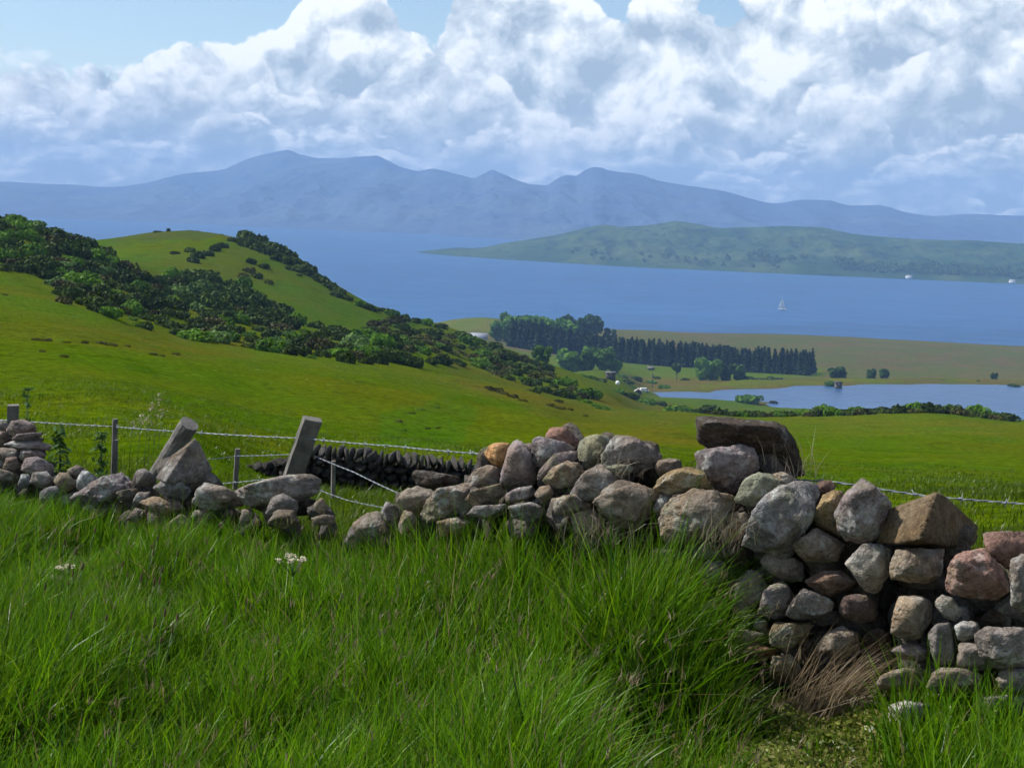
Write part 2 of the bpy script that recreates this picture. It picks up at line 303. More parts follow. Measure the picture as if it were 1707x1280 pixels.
# ------------------------------------------------------------------ terrain: knots (distance Y, height z or image row) per bearing
SEA, RES = -90.0, -52.0
def hor(px): return HY + ROLL * (px - CX)
def wlev(px, Y, z): return (Y, z - ROLL * (px - CX) / F * Y)        # true height z as a knot
def k(*a):        # rows given as image rows r(Y, row) or heights
    return a
def row(Y, py): return (Y, -(py - HY) / F * Y)
r_ = row
NEARV = lambda zl: [(1.5, -1.66), (3.0, -1.66), (4.6, zl)]
COLS = {
 -500: [(1.5, -1.62), (7, -1.66), (10, -1.8), r_(20, 640), r_(60, 470), r_(95, 415), r_(125, 352), r_(160, 365), r_(300, 480), r_(800, 560), wlev(-500, 1000, -92.5)],
 0:   [(1.5, -1.66), (5.5, -1.70), (7.6, -1.72), (9.2, -1.84), r_(18, 672), r_(40, 565), r_(70, 497), r_(95, 457), r_(110, 420), r_(125, 378), r_(140, 390), r_(200, 450), r_(330, 520), r_(800, 580), wlev(0, 1000, -92.5)],
 150: [(1.5, -1.66), (5.5, -1.70), (7.3, -1.72), (9, -1.86), r_(18, 672), r_(40, 578), r_(70, 524), r_(90, 500), r_(115, 460), r_(135, 412), r_(150, 424), r_(180, 438), r_(225, 404), r_(260, 440), r_(350, 520), r_(800, 580), wlev(150, 1000, -92.5)],
 300: [(1.5, -1.66), (5.5, -1.69), (7.0, -1.70), (9, -1.88), (13.5, -2.26), r_(18, 692), r_(40, 602), r_(70, 569), r_(80, 560), r_(110, 522), r_(140, 487), r_(165, 455), r_(190, 425), r_(215, 392), r_(228, 384), r_(250, 400), r_(350, 500), r_(800, 590), wlev(300, 1000, -92.5)],
 450: [(1.5, -1.66), (5.2, -1.68), (6.6, -1.70), (9, -1.95), (13.5, -2.70), r_(17, 744), r_(25, 690), r_(45, 622), r_(75, 588), r_(85, 581), r_(110, 553), r_(140, 522), r_(170, 482), r_(195, 442), r_(215, 406), r_(240, 430), r_(350, 520), r_(800, 590), wlev(450, 1000, -92.5)],
 600: [(1.5, -1.66), (5, -1.67), (6.2, -1.70), (9, -2.0), (13.5, -2.85), r_(17, 768), r_(25, 707), r_(45, 642), r_(75, 609), r_(88, 600), r_(120, 572), r_(150, 548), r_(175, 522), r_(200, 499), r_(230, 530), r_(350, 580), r_(700, 590), wlev(600, 1000, -92.5)],
 700: [(1.5, -1.66), (4.8, -1.66), (6, -1.70), (9, -2.02), (13.5, -2.88), r_(17, 776), r_(25, 720), r_(45, 660), r_(90, 617), r_(125, 592), r_(160, 567), r_(200, 547), r_(225, 535), r_(260, 560), r_(400, 600), r_(600, 570), r_(700, 545), wlev(700, 900, -92.5)],
 800: [(1.5, -1.66), (4.6, -1.60), (5.6, -1.62), (9, -2.05), (13.5, -2.90), r_(17, 780), r_(25, 732), r_(45, 680), r_(80, 650), r_(110, 632), r_(150, 610), r_(200, 583), r_(230, 568), r_(270, 592), r_(400, 610), r_(560, 578), r_(640, 556), r_(700, 531), r_(760, 536), wlev(800, 900, -92.5)],
 900: [(1.5, -1.66), (4.5, -1.60), (5.4, -1.62), (9, -2.08), (13.5, -2.92), r_(17, 782), r_(25, 740), r_(45, 697), r_(80, 670), r_(120, 652), r_(160, 634), r_(210, 613), r_(250, 601), r_(300, 626), r_(450, 622), r_(540, 600), r_(600, 572), r_(700, 546), r_(780, 546), wlev(900, 900, -92.5)],
 1000: [(1.5, -1.66), (4.4, -1.60), (5.3, -1.62), (9, -2.08), r_(20, 755), r_(45, 712), r_(90, 688), r_(130, 670), r_(180, 654), r_(240, 641), r_(300, 633), r_(380, 624), r_(460, 614), r_(540, 604), r_(560, 600), r_(650, 570), r_(750, 553), r_(800, 549), wlev(1000, 900, -92.5)],
 1090: [(1.5, -1.66), (4.3, -1.60), (5.2, -1.62), (9, -2.1), r_(20, 762), r_(45, 718), r_(80, 700), r_(110, 690), r_(200, 690), r_(300, 668), r_(380, 664), r_(398, 659), r_(405, 656), r_(418, 652), r_(430, 650), r_(470, 633), r_(540, 611), r_(560, 605), r_(650, 575), r_(770, 554), r_(800, 551), wlev(1090, 900, -92.5)],
 1170: [(1.5, -1.66), (4.3, -1.66), (5.2, -1.70), (9, -2.1), r_(20, 768), r_(45, 724), r_(80, 704), r_(115, 694), r_(200, 696), r_(300, 680), r_(375, 672), r_(392, 664), wlev(1170, 397, -54), wlev(1170, 405, -54), r_(411, 655), r_(424, 643), r_(440, 641), r_(470, 634), r_(520, 618), r_(560, 609), r_(650, 580), r_(780, 555), wlev(1170, 900, -92.5)],
 1250: [(1.5, -1.66), (4.2, -1.66), (5.1, -1.70), (9, -2.1), r_(20, 775), r_(45, 733), r_(80, 711), r_(120, 699), r_(160, 702), r_(200, 704), r_(330, 688), r_(375, 682), r_(397, 668), wlev(1250, 402, -54), wlev(1250, 417, -54), r_(423, 649), r_(437, 634), r_(450, 634), r_(478, 634), r_(500, 626), r_(545, 617), r_(650, 585), r_(790, 556), wlev(1250, 900, -92.5)],
 1400: [(1.5, -1.66), (4.2, -1.66), (5.0, -1.70), (9, -2.08), r_(20, 790), r_(45, 744), r_(80, 715), r_(125, 694), r_(140, 697), r_(200, 720), r_(300, 705), r_(350, 692), r_(383, 684), wlev(1400, 389, -54), wlev(1400, 434, -54), r_(440, 642), r_(455, 631), r_(465, 631), r_(495, 633), r_(520, 625), r_(650, 591), r_(790, 561), wlev(1400, 900, -92.5)],
 1550: [(1.5, -1.66), (4.1, -1.66), (4.9, -1.70), (9, -2.08), r_(20, 795), r_(45, 745), r_(80, 712), r_(130, 688), r_(150, 694), r_(250, 740), r_(345, 712), wlev(1550, 366, -51.5), wlev(1550, 374, -54), wlev(1550, 445, -54), r_(451, 641), r_(466, 631), r_(476, 631), r_(500, 635), r_(520, 629), r_(650, 599), r_(775, 569), wlev(1550, 880, -92.5)],
 1707: [(1.5, -1.66), (4.0, -1.66), (4.8, -1.70), (9, -2.05), r_(20, 800), r_(45, 750), r_(80, 720), r_(120, 703), r_(145, 708), r_(250, 750), r_(345, 715), wlev(1707, 364, -51.5), wlev(1707, 372, -54), wlev(1707, 449, -54), r_(455, 644), r_(470, 634), r_(480, 634), r_(500, 638), r_(520, 632), r_(650, 606), r_(765, 577), wlev(1707, 870, -92.5)],
 2300: [(1.5, -1.66), (4.0, -1.66), (4.8, -1.70), (9, -2.05), r_(20, 800), r_(45, 755), r_(80, 730), r_(120, 712), r_(145, 718), r_(250, 750), r_(345, 720), wlev(2300, 372, -50), wlev(2300, 450, -50), r_(480, 645), r_(500, 646), r_(520, 640), r_(650, 615), r_(765, 590), wlev(2300, 870, -92.5)],
}

for _c in COLS: COLS[_c] = [(Y, z + 30.0 / F * Y) if (Y < 14 and True) else (Y, z) for Y, z in COLS[_c]]
def pchip(x, y, xq):
    x = np.asarray(x, float); y = np.asarray(y, float); h = np.diff(x); dl = np.diff(y, axis=0) / h.reshape((-1,) + (1,) * (y.ndim - 1))
    m = np.zeros_like(y); m[0] = dl[0]; m[-1] = dl[-1]
    a, b = dl[:-1], dl[1:]; hh0 = h[:-1].reshape((-1,) + (1,) * (y.ndim - 1)); hh1 = h[1:].reshape((-1,) + (1,) * (y.ndim - 1))
    w1 = 2 * hh1 + hh0; w2 = hh1 + 2 * hh0
    with np.errstate(divide='ignore', invalid='ignore'): hm = (w1 + w2) / (w1 / a + w2 / b)
    m[1:-1] = np.where(a * b > 0, hm, 0.0)
    xq = np.clip(xq, x[0], x[-1]); i = np.clip(np.searchsorted(x, xq) - 1, 0, len(x) - 2)
    tt = ((xq - x[i]) / h[i]).reshape((-1,) + (1,) * (y.ndim - 1)); hi = h[i].reshape(tt.shape)
    return ((2 * tt**3 - 3 * tt**2 + 1) * y[i] + (tt**3 - 2 * tt**2 + tt) * hi * m[i] + (-2 * tt**3 + 3 * tt**2) * y[i + 1] + (tt**3 - tt**2) * hi * m[i + 1])
LY0, LY1, NL = math.log(1.5), math.log(1000.0), 1100
LYG = np.linspace(LY0, LY1, NL)
cpx = sorted(COLS); tab = np.array([pchip([math.log(a) for a, _ in COLS[c]], [b for _, b in COLS[c]], LYG) for c in cpx])
PXG = np.arange(-500, 2301, 5.0); TAB = pchip(cpx, tab, PXG)
def tab_z(x, y):                                        # height in the held frame
    y = np.maximum(y, 1.5)
    px = np.clip(CX + F * x / y, -500, 2299.9); u = (px + 500) / 5.0; v = np.clip((np.log(y) - LY0) / (LY1 - LY0) * (NL - 1), 0, NL - 1.001)
    i = np.minimum(u.astype(int), len(PXG) - 2); j = v.astype(int); fu = u - i; fv = v - j
    return (TAB[i, j] * (1 - fu) + TAB[i + 1, j] * fu) * (1 - fv) + (TAB[i, j + 1] * (1 - fu) + TAB[i + 1, j + 1] * fu) * fv
def relief(x, y):
    far = np.clip((y - 40) / 60, 0, 1) * np.clip((340 - y) / 40, 0, 1) * np.interp(CX + F * x / np.maximum(y, 1.0), [820, 1000], [1.0, 0.15])
    return (0.05 * fbm(x * 0.9, y * 0.9, 3) * np.clip((y - 7) / 4, 0.3, 1) + np.clip((y - 12) / 30, 0, 1) * np.clip((350 - y) / 20, 0.1, 1) * 0.30 * fbm(x * 0.16 + 9, y * 0.16, 3)
            + far * 0.9 * fbm(x * 0.06, y * 0.06 + 3, 3))
def ground_z(x, y):                                     # level world
    x = np.asarray(x, float); y = np.asarray(y, float); xc = x.copy()
    for _ in range(4):
        zc = tab_z(xc, y); xc = (x + zc * RS) / RC
    return xc * RS + tab_z(xc, y) * RC + relief(x, y)
def gz(x, y): return float(ground_z(np.array([x]), np.array([y]))[0])
YG = np.exp(LYG)
def hit(px, py, y0=8.0, y1=1000.0):
    """first ground point seen at an image position, searching outwards from distance y0"""
    xs = (px - CX) / F * YG; zz = tab_z(xs, YG); xw, _, zw = w3(xs, YG, zz); zz = zz + relief(xw, YG); rows = HY - zz * F / YG
    ok = np.where((rows <= py) & (YG >= y0) & (YG <= y1))[0]
    if len(ok) == 0: return None
    j = ok[0]; x, y, z = w3(xs[j], YG[j], zz[j]); return float(x), float(y), gz(x, y)
def at(px, py, Y): return Vector(w3((px - CX) / F * Y, Y, -(py - HY) / F * Y))

# terrain mesh
pxs = np.arange(-1100, 2860, 9.0); lys = np.concatenate([np.linspace(math.log(1.5), math.log(30), 170), np.linspace(math.log(30), math.log(1000), 330)[1:]])
Yv = np.exp(lys); PX, YY = np.meshgrid(pxs, Yv); XX = (PX - CX) / F * YY
ZC = tab_z(XX, YY); PYv = HY - ZC * F / YY
XX, YY, ZZ = w3(XX, YY, ZC); ZZ = ZZ + relief(XX, YY)
# apron round and behind the viewer
xr = XX[0]; ap = [(-60.0, 40.0), (-12.0, 12.0), (-2.0, 3.0), (0.6, 1.6)]
apX = np.array([xr / np.abs(xr).max() * w for _, w in ap]); apY = np.array([[yy] * len(xr) for yy, _ in ap]); apZ = ground_z(apX * 0.3, np.full_like(apX, 1.6))
GX = np.vstack([apX, XX]); GY = np.vstack([apY, YY]); GZ = np.vstack([apZ, ZZ])
def inpoly(px, py, poly):
    poly = np.asarray(poly, float); n = len(poly); ins = np.zeros(np.shape(px), bool); j = n - 1
    for i in range(n):
        xi, yi = poly[i]; xj, yj = poly[j]
        cnd = ((yi > py) != (yj > py)) & (px < (xj - xi) * (py - yi) / (yj - yi + 1e-9) + xi); ins ^= cnd; j = i
    return ins
nz = fbm(GX * 0.05 + 3, GY * 0.05, 4)
PXA = np.vstack([np.full_like(apX, -5000.0), PX]); PYA = np.vstack([np.full_like(apX, 5000.0), PYv])
jx = PXA + 22 * fbm(GX * 0.08 + 30, GY * 0.08, 3); jy = PYA + 9 * fbm(GX * 0.08 + 70, GY * 0.08 + 9, 3)
col = np.empty(GX.shape + (3,)); col[:] = (0.052, 0.080, 0.0018)
def paint(mask, c, f=1.0): col[mask] = col[mask] * (1 - f) + np.array(c) * (0.62, 0.50, 0.34) * f
far = GY > 60
paint(GY < 8.5, (0.045, 0.085, 0.010))
paint(far & (GY < 330), (0.092, 0.165, 0.010))
paint((GY > 125) & (GY < 330) & (jx < 700), (0.075, 0.155, 0.016))                      # second hill, cooler
paint((GY > 185) & (GY < 260) & (jx < 420) & (jy < 398), (0.085, 0.135, 0.035))           # bracken along the crest
paint(inpoly(jx, jy, [(250, 405), (380, 395), (380, 415), (190, 428), (190, 415)]) & (GY > 160), (0.085, 0.165, 0.006))
paint((GY > 30) & (GY < 330) & inpoly(jx, jy, [(740, 600), (960, 655), (1110, 660), (1180, 700), (1120, 712), (900, 690), (760, 640)]), (0.105, 0.140, 0.020), 0.75)
paint((GY > 30) & (GY < 330) & inpoly(jx, jy, [(930, 690), (1090, 712), (1180, 730), (1180, 760), (950, 740)]), (0.104, 0.142, 0.014), 0.6)
paint((GY > 40) & (GY < 110) & (jx < 420) & (jy < 600) & (jy > 540), (0.100, 0.145, 0.012), 0.7)
paint((GY > 12) & (GY < 60) & inpoly(jx, jy, [(640, 690), (760, 660), (800, 690), (780, 740), (640, 745)]), (0.055, 0.165, 0.008), 0.7)
paint((GY > 330), (0.105, 0.150, 0.030))
paint((GY > 500), (0.118, 0.155, 0.070))                                                  # rough pasture plain
paint((GY > 640) & (jx < 880), (0.130, 0.200, 0.035))
paint((GY > 340) & (GY < 440), (0.085, 0.165, 0.012))
paint((GY > 405) & (GY < 478) & (PYA < 656) & (PYA > 628) & (PXA > 1050), (0.125, 0.180, 0.022))                       # dam bank
paint((GY > 440) & (GY < 560) & (jx < 1380) & (PYA < 629), (0.095, 0.185, 0.018))
paint((GY > 520) & (GZ < -69), (0.075, 0.11, 0.03))
paint((GY > 560) & (nz > 0.12), (0.130, 0.135, 0.080), 0.6)
paint((GZ < -51.7) & (GZ > -56) & (GY > 340) & (GY < 470), (0.12, 0.10, 0.06), 0.5)
nr, nc = GX.shape; idx = np.arange(nr * nc).reshape(nr, nc)
quads = np.stack([idx[:-1, :-1], idx[:-1, 1:], idx[1:, 1:], idx[1:, :-1]], -1).reshape(-1, 4)
me = np_mesh('ground', np.stack([GX, GY, GZ], -1).reshape(-1, 3), quads=quads, col=col.reshape(-1, 3), smooth=True)
tag(link('ground', me, M_ground), kind='structure')

def sheet(name, x0, x1, y0, y1, z, mat, nx=2, ny=2):
    X, Y = np.meshgrid(np.linspace(x0, x1, nx), np.linspace(y0, y1, ny)); i = np.arange(nx * ny).reshape(ny, nx)
    q = np.stack([i[:-1, :-1], i[:-1, 1:], i[1:, 1:], i[1:, :-1]], -1).reshape(-1, 4)
    return tag(link(name, np_mesh(name, np.stack([X, Y, np.full_like(X, z)], -1).reshape(-1, 3), quads=q), mat), kind='structure')
sheet('sea', -5900, 5900, 300, 6900, SEA, M_sea)
_px = np.arange(1060, 2301, 20.0); _far = np.interp(_px, [1060, 1090, 1170, 1250, 1400, 1550, 1707, 2300], [404, 409, 414, 428, 446, 457, 461, 480])
_X, _Y = [], []
for _f in np.linspace(0, 1, 4):
    _yy = 356 + (_far - 356) * _f; _X.append(w3((_px - CX) / F * _yy, 0, -50.0)[0]); _Y.append(_yy)
_X = np.array(_X); _Y = np.array(_Y); _i = np.arange(_X.size).reshape(_X.shape)
tag(link('reservoir_water', np_mesh('reservoir_water', np.stack([_X, _Y, np.full_like(_X, RES)], -1).reshape(-1, 3), quads=np.stack([_i[:-1, :-1], _i[:-1, 1:], _i[1:, 1:], _i[1:, :-1]], -1).reshape(-1, 4)), M_res), kind='structure')

# ------------------------------------------------------------------ mountains and island across the water
def landmass(name, shore, ridge, back, mat, amp, fr, pstep=6.0, nrow=90, power=1.25):
    px = np.arange(shore[0][0], shore[-1][0] + 1, pstep)
    ys = np.interp(px, *zip(*shore)); yr = pchip([a for a, _ in ridge], [b for _, b in ridge], px)
    Ysh = -SEA * F / (ys - hor(px)); Yb = Ysh + back(px)
    tt = np.concatenate([np.linspace(0, 1, nrow), np.linspace(1, 2.0, 30)[1:]])
    T, PXX = np.meshgrid(tt, px, indexing='ij')
    Yg = Ysh[None] + (Yb - Ysh)[None] * T; zr = (-(yr - hor(px)) / F * Yb)[None] - SEA
    s = np.where(T <= 1, np.clip(T, 0, 1) ** power, 1 - 0.55 * (T - 1) ** 1.3)
    X = (PXX - CX) / F * Yg
    n = fbm(X * fr, Yg * fr * 0.8, 6, 0.52); n2 = np.abs(fbm(X * fr * 1.7 + 40, Yg * fr * 0.7 + 11, 5, 0.55))
    env = np.sin(np.clip(T, 0, 1) * math.pi) ** 0.8 + np.where(T > 1, 0.3 * (T - 1), 0)
    z = SEA - 1.0 + (zr + 1.0) * s + zr * env * amp * (n * 0.9 - n2 * 0.9 + 0.12) + zr * 0.015 * fbm(X * fr * 9, Yg * fr * 9, 3) * np.clip(T * 3, 0, 1)
    cap = (-(yr[None] - hor(px)[None]) / F * Yg) - 0.01 * zr * np.clip(1 - T, 0, 1)           # nothing in front tops the skyline
    z = np.minimum(z, np.maximum(cap, SEA - 1.0) + 0.004 * zr)
    i = np.arange(X.size).reshape(X.shape)
    q = np.stack([i[:-1, :-1], i[:-1, 1:], i[1:, 1:], i[1:, :-1]], -1).reshape(-1, 4)
    z[-1] = SEA - 1.5
    return tag(link(name, np_mesh(name, np.stack(w3(X, Yg, z - ROLL * X), -1).reshape(-1, 3), quads=q, smooth=True), mat), kind='structure'), (px, Ysh, Yb)
ARR = [(-600, 300), (-200, 308), (0, 303), (60, 306), (120, 308), (180, 312), (240, 306), (300, 291), (370, 283), (410, 266), (450, 256), (480, 251), (505, 259),
       (540, 264), (590, 262), (625, 260), (645, 267), (662, 276), (680, 282), (700, 285), (720, 281), (740, 285), (765, 291), (790, 297), (805, 290), (812, 287), (820, 283), (829, 286), (840, 291), (870, 303),
       (890, 308), (910, 309), (925, 300), (935, 294), (947, 292), (960, 293), (975, 284), (992, 279), (1003, 280), (1012, 284), (1040, 288), (1060, 290), (1100, 302), (1150, 310), (1210, 320), (1250, 331),
       (1290, 339), (1340, 333), (1380, 334), (1420, 343), (1460, 342), (1520, 356), (1560, 360), (1620, 357), (1707, 360), (2000, 352), (2400, 350)]
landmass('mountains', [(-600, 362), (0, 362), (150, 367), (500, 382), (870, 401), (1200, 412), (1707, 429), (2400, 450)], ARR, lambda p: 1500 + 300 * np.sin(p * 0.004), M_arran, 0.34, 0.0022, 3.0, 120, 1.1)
CUM = [(686, 421), (700, 419), (740, 415), (765, 413), (785, 414), (800, 413), (850, 404), (890, 398), (930, 391), (965, 383), (985, 378), (1010, 375), (1035, 378), (1055, 377), (1085, 375), (1105, 372), (1125, 369), (1145, 371), (1165, 374), (1200, 380),
       (1250, 379), (1310, 377), (1345, 378), (1375, 380), (1410, 388), (1450, 393), (1500, 397), (1560, 400), (1620, 401), (1707, 406), (1900, 402), (2400, 420)]
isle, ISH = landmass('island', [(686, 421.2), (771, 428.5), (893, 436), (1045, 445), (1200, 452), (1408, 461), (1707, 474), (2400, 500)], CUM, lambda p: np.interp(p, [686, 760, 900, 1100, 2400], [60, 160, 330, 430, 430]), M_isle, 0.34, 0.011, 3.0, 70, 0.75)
ISLE_SHORE = [(686, 421.2), (771, 428.5), (893, 436), (1045, 445), (1200, 452), (1408, 461), (1707, 474), (2400, 500)]

# ------------------------------------------------------------------ haze
bm = bmesh.new(); bmesh.ops.create_cube(bm, size=1.0)
HZ0, HZ1 = -95.0, max(v.co.z for v in bpy.data.objects['mountains'].data.vertices) + 6.0
for v in bm.verts: v.co = Vector((v.co.x * 12400, 3400 + v.co.y * 7400, (HZ0 + HZ1) / 2 + v.co.z * (HZ1 - HZ0)))
hm = bpy.data.materials.new('haze_air'); hm.cycles.homogeneous_volume = True; hm.use_nodes = True; ht = NT(hm.node_tree); ht.n.clear()
pv = ht.node('ShaderNodeVolumePrincipled'); pv.inputs['Color'].default_value = (0.33, 0.57, 1.0, 1); pv.inputs['Density'].default_value = 0.00021
pv.inputs['Density Attribute'].default_value = ''; pv.inputs['Anisotropy'].default_value = 0.0
ho = ht.node('ShaderNodeOutputMaterial'); ht.l.new(pv.outputs[0], ho.inputs['Volume'])
tag(link('haze', bm_mesh('haze', bm), hm), 'thin blue summer haze over the firth', kind='stuff')
# ------------------------------------------------------------------ vegetation builders
def norm(a): return a / np.maximum(np.linalg.norm(a, axis=-1, keepdims=True), 1e-9)
def cards(cen, nrm, size, rng, aspect=1.0, up=None):
    """one small leaf-spray quad at every centre, facing roughly along nrm"""
    n = len(cen); r = norm(rng.normal(size=(n, 3))) if up is None else up
    tx = norm(np.cross(nrm, r)); ty = np.cross(nrm, tx); s = np.asarray(size).reshape(-1, 1) * 0.5
    v = np.stack([cen - tx * s - ty * s * aspect, cen + tx * s * 0.8 - ty * s * aspect * 0.7, cen + tx * s + ty * s * aspect, cen - tx * s * 0.7 + ty * s * aspect * 0.9], 1)
    return v.reshape(-1, 3), np.arange(4 * n).reshape(n, 4)
def lobed(rng, lobes, n, size, jit=0.55, squash=1.0, floor=None):
    lobes = np.asarray(lobes, float); w = lobes[:, 3] ** 2; k_ = rng.choice(len(lobes), n, p=w / w.sum())
    dr = norm(rng.normal(size=(n, 3))); rad = lobes[k_, 3:4] * (1 - 0.35 * rng.random((n, 1)) ** 2)
    c = lobes[k_, :3] + dr * rad * np.array([1, 1, squash])
    keep = np.ones(n, bool)
    for i, L in enumerate(lobes):
        keep &= ~((np.linalg.norm((c - L[:3]) / np.array([1, 1, squash]), axis=1) < L[3] * 0.72) & (k_ != i))
    if floor is not None: keep &= c[:, 2] > floor
    c, dr = c[keep], dr[keep]
    return cards(c, norm(dr + rng.normal(size=c.shape) * jit), size * (0.6 + 0.8 * rng.random(len(c))), rng)
def bush_mesh(name, seed, h=0.85, n=1100, size=0.17, lob=11):
    g = np.random.default_rng(seed); L = []
    for i in range(lob):
        a = g.random() * 6.283; rr = g.random() ** 0.6 * 0.72; rad = 0.24 + 0.26 * g.random()
        L.append((math.cos(a) * rr, math.sin(a) * rr, max(0.16, (h - rad) * (1 - rr * 0.55) * (0.55 + 0.5 * g.random())), rad))
    v, q = lobed(g, L, n, size, 0.6, 0.9, 0.0); return np_mesh(name, v, quads=q)
def tube(path, rad, sides=6):
    """tapered tube through a list of points"""
    path = [Vector(p_) for p_ in path]; V, Q = [], []
    for i, p_ in enumerate(path):
        tdir = (path[min(i + 1, len(path) - 1)] - path[max(i - 1, 0)]).normalized()
        a = tdir.cross(Vector((0.31, 0.87, 0.21))).normalized(); b = tdir.cross(a)
        for s_ in range(sides):
            an = 6.2832 * s_ / sides; V.append(p_ + (a * math.cos(an) + b * math.sin(an)) * rad[i])
    for i in range(len(path) - 1):
        for s_ in range(sides): Q.append((i * sides + s_, i * sides + (s_ + 1) % sides, (i + 1) * sides + (s_ + 1) % sides, (i + 1) * sides + s_))
    n = len(V); V.append(path[0]); V.append(path[-1]); T = []
    for s_ in range(sides): T.append((n, (s_ + 1) % sides, s_)); T.append((n + 1, (len(path) - 1) * sides + s_, (len(path) - 1) * sides + (s_ + 1) % sides))
    return np.array([tuple(v) for v in V]), np.array(Q), np.array(T)
def join(parts):
    V, Q, T, o = [], [], [], 0
    for v, q, t_ in parts:
        V.append(v); o0 = o; o += len(v)
        if q is not None and len(q): Q.append(np.asarray(q) + o0)
        if t_ is not None and len(t_): T.append(np.asarray(t_) + o0)
    return np.vstack(V), (np.vstack(Q) if Q else None), (np.vstack(T) if T else None)
def tree_meshes(name, seed, n=2600, size=0.085, spread=0.42, base=0.03, lob=22):
    """unit-height broadleaf: crown and trunk with limbs"""
    g = np.random.default_rng(seed); L = []; limbs = [tube([(0, 0, -0.03), (0.01, 0, 0.18), (0.0, 0.01, 0.5)], [0.035, 0.026, 0.012])]
    for i in range(lob):
        a = g.random() * 6.283; zz = base + (1 - base) * (0.12 + 0.72 * g.random()); env = math.sqrt(max(0.05, 1 - ((zz - 0.55) / 0.48) ** 2))
        rr = spread * env * (0.25 + 0.6 * g.random()); rad = 0.11 + 0.10 * g.random()
        L.append((math.cos(a) * rr, math.sin(a) * rr, min(zz, 1 - rad), rad))
        if i < 7: limbs.append(tube([(0, 0, 0.2 + 0.03 * i), (math.cos(a) * rr * 0.5, math.sin(a) * rr * 0.5, (0.2 + zz) / 2 + 0.05), (math.cos(a) * rr, math.sin(a) * rr, zz)], [0.014, 0.009, 0.004], 5))
    v, q = lobed(g, L, n, size, 0.6); cm = np_mesh(name + '_crown', v, quads=q)
    V, Q, T = join(limbs); return cm, np_mesh(name + '_trunk', V, T, Q)
def conifer_meshes(name, seed, n=1000):
    g = np.random.default_rng(seed); z = 0.06 + 0.94 * (1 - np.sqrt(g.random(n))) * 0.98 + 0.0; z = np.clip(z + g.normal(size=n) * 0.01, 0.05, 0.995)
    whorl = np.round(z * 14) / 14; z = z * 0.45 + whorl * 0.55
    a = g.random(n) * 6.283; r = (0.02 + 0.20 * (1 - z) ** 0.8) * np.sqrt(g.random(n)) * (0.85 + 0.3 * np.sin(a * 3 + whorl * 40))
    c = np.stack([np.cos(a) * r, np.sin(a) * r, z - 0.25 * r], 1); out = np.stack([np.cos(a), np.sin(a), np.full(n, 0.55)], 1)
    v, q = cards(c, norm(out + g.normal(size=c.shape) * 0.5), 0.055 * (0.6 + 0.8 * g.random(n)), g, 1.5)
    tv, tq, tt = tube([(0, 0, -0.03), (0, 0, 0.5), (0, 0, 1.0)], [0.018, 0.010, 0.002], 5)
    return np_mesh(name + '_crown', v, quads=q), np_mesh(name + '_trunk', tv, tt, tq)

M_gorse = foliage('gorse_leaves', (0.0138, 0.0269, 0.0050), (0.0683, 0.1105, 0.0130), 0.12, 0.9)
M_heath = foliage('heath_leaves', (0.0227, 0.0220, 0.0072), (0.0819, 0.0840, 0.0182), 0.10, 0.9)
M_bright = foliage('bright_shrub_leaves', (0.0277, 0.0734, 0.0058), (0.1252, 0.2542, 0.0156), 0.25, 0.9)
M_pale = foliage('pale_shrub_leaves', (0.0441, 0.0918, 0.0216), (0.1707, 0.2762, 0.0715), 0.2, 0.9)
M_fern = foliage('bracken_fronds', (0.0378, 0.0918, 0.0086), (0.1252, 0.2321, 0.0234), 0.25, 0.9)
M_rush = foliage('rush_stems', (0.060, 0.070, 0.014), (0.105, 0.100, 0.024), 0.3, 0.9)
M_leafA = foliage('broad_leaves', (0.0378, 0.0882, 0.0129), (0.1536, 0.2984, 0.0351), 0.25, 3.0)
M_leafB = foliage('dark_broad_leaves', (0.0189, 0.0459, 0.0090), (0.0740, 0.1436, 0.0227), 0.2, 3.0)
M_conif = foliage('spruce_needles', (0.0061, 0.0137, 0.0046), (0.0236, 0.0460, 0.0125), 0.06, 3.0)
M_bark = simple('bark', (0.06, 0.05, 0.04), 0.9, bump=0)
BUSH = {}
for nm, mat, h, n, sz in (('gorse', M_gorse, 0.80, 1300, 0.16), ('heath', M_heath, 0.50, 900, 0.15), ('bright', M_bright, 0.95, 1300, 0.15), ('pale', M_pale, 0.85, 1200, 0.15), ('fern', M_fern, 0.5, 700, 0.17), ('rush', M_rush, 0.55, 600, 0.2)):
    BUSH[nm] = []
    for i in range(5):
        m_ = bush_mesh(nm + '_foliage', 100 + 13 * i + len(nm) * 7, h, n, sz, 10 + i); m_.materials.append(mat); BUSH[nm].append(m_)
_b = 0
def bush(kind, px, py, wpx, label, cat='bush', group=None, name=None, hs=1.0, Y=None, y0=8.0, sink=0.08):
    """a bush whose foot is seen at (px, py), about wpx wide in the picture"""
    global _b
    if Y is None:
        hp = hit(px, py, y0)
        if hp is None: return None
        x, y, z = hp
    else:
        v = at(px, py, Y); x, y = v.x, v.y; z = gz(x, y)
    s_ = wpx * y / F * 0.5; me_ = BUSH[kind][_b % 5]; _b += 1
    o = link(name or {'gorse': 'gorse_bush', 'heath': 'heather_bush', 'bright': 'leafy_shrub', 'pale': 'pale_shrub', 'fern': 'bracken_clump', 'rush': 'rush_tuft'}[kind], me_)
    o.location = (x, y, z - sink * s_); o.rotation_euler = (0, 0, random.random() * 6.28)
    o.scale = (s_, s_ * random.uniform(0.85, 1.15), s_ * hs * random.uniform(0.85, 1.15)); tag(o, label, cat, group); return o
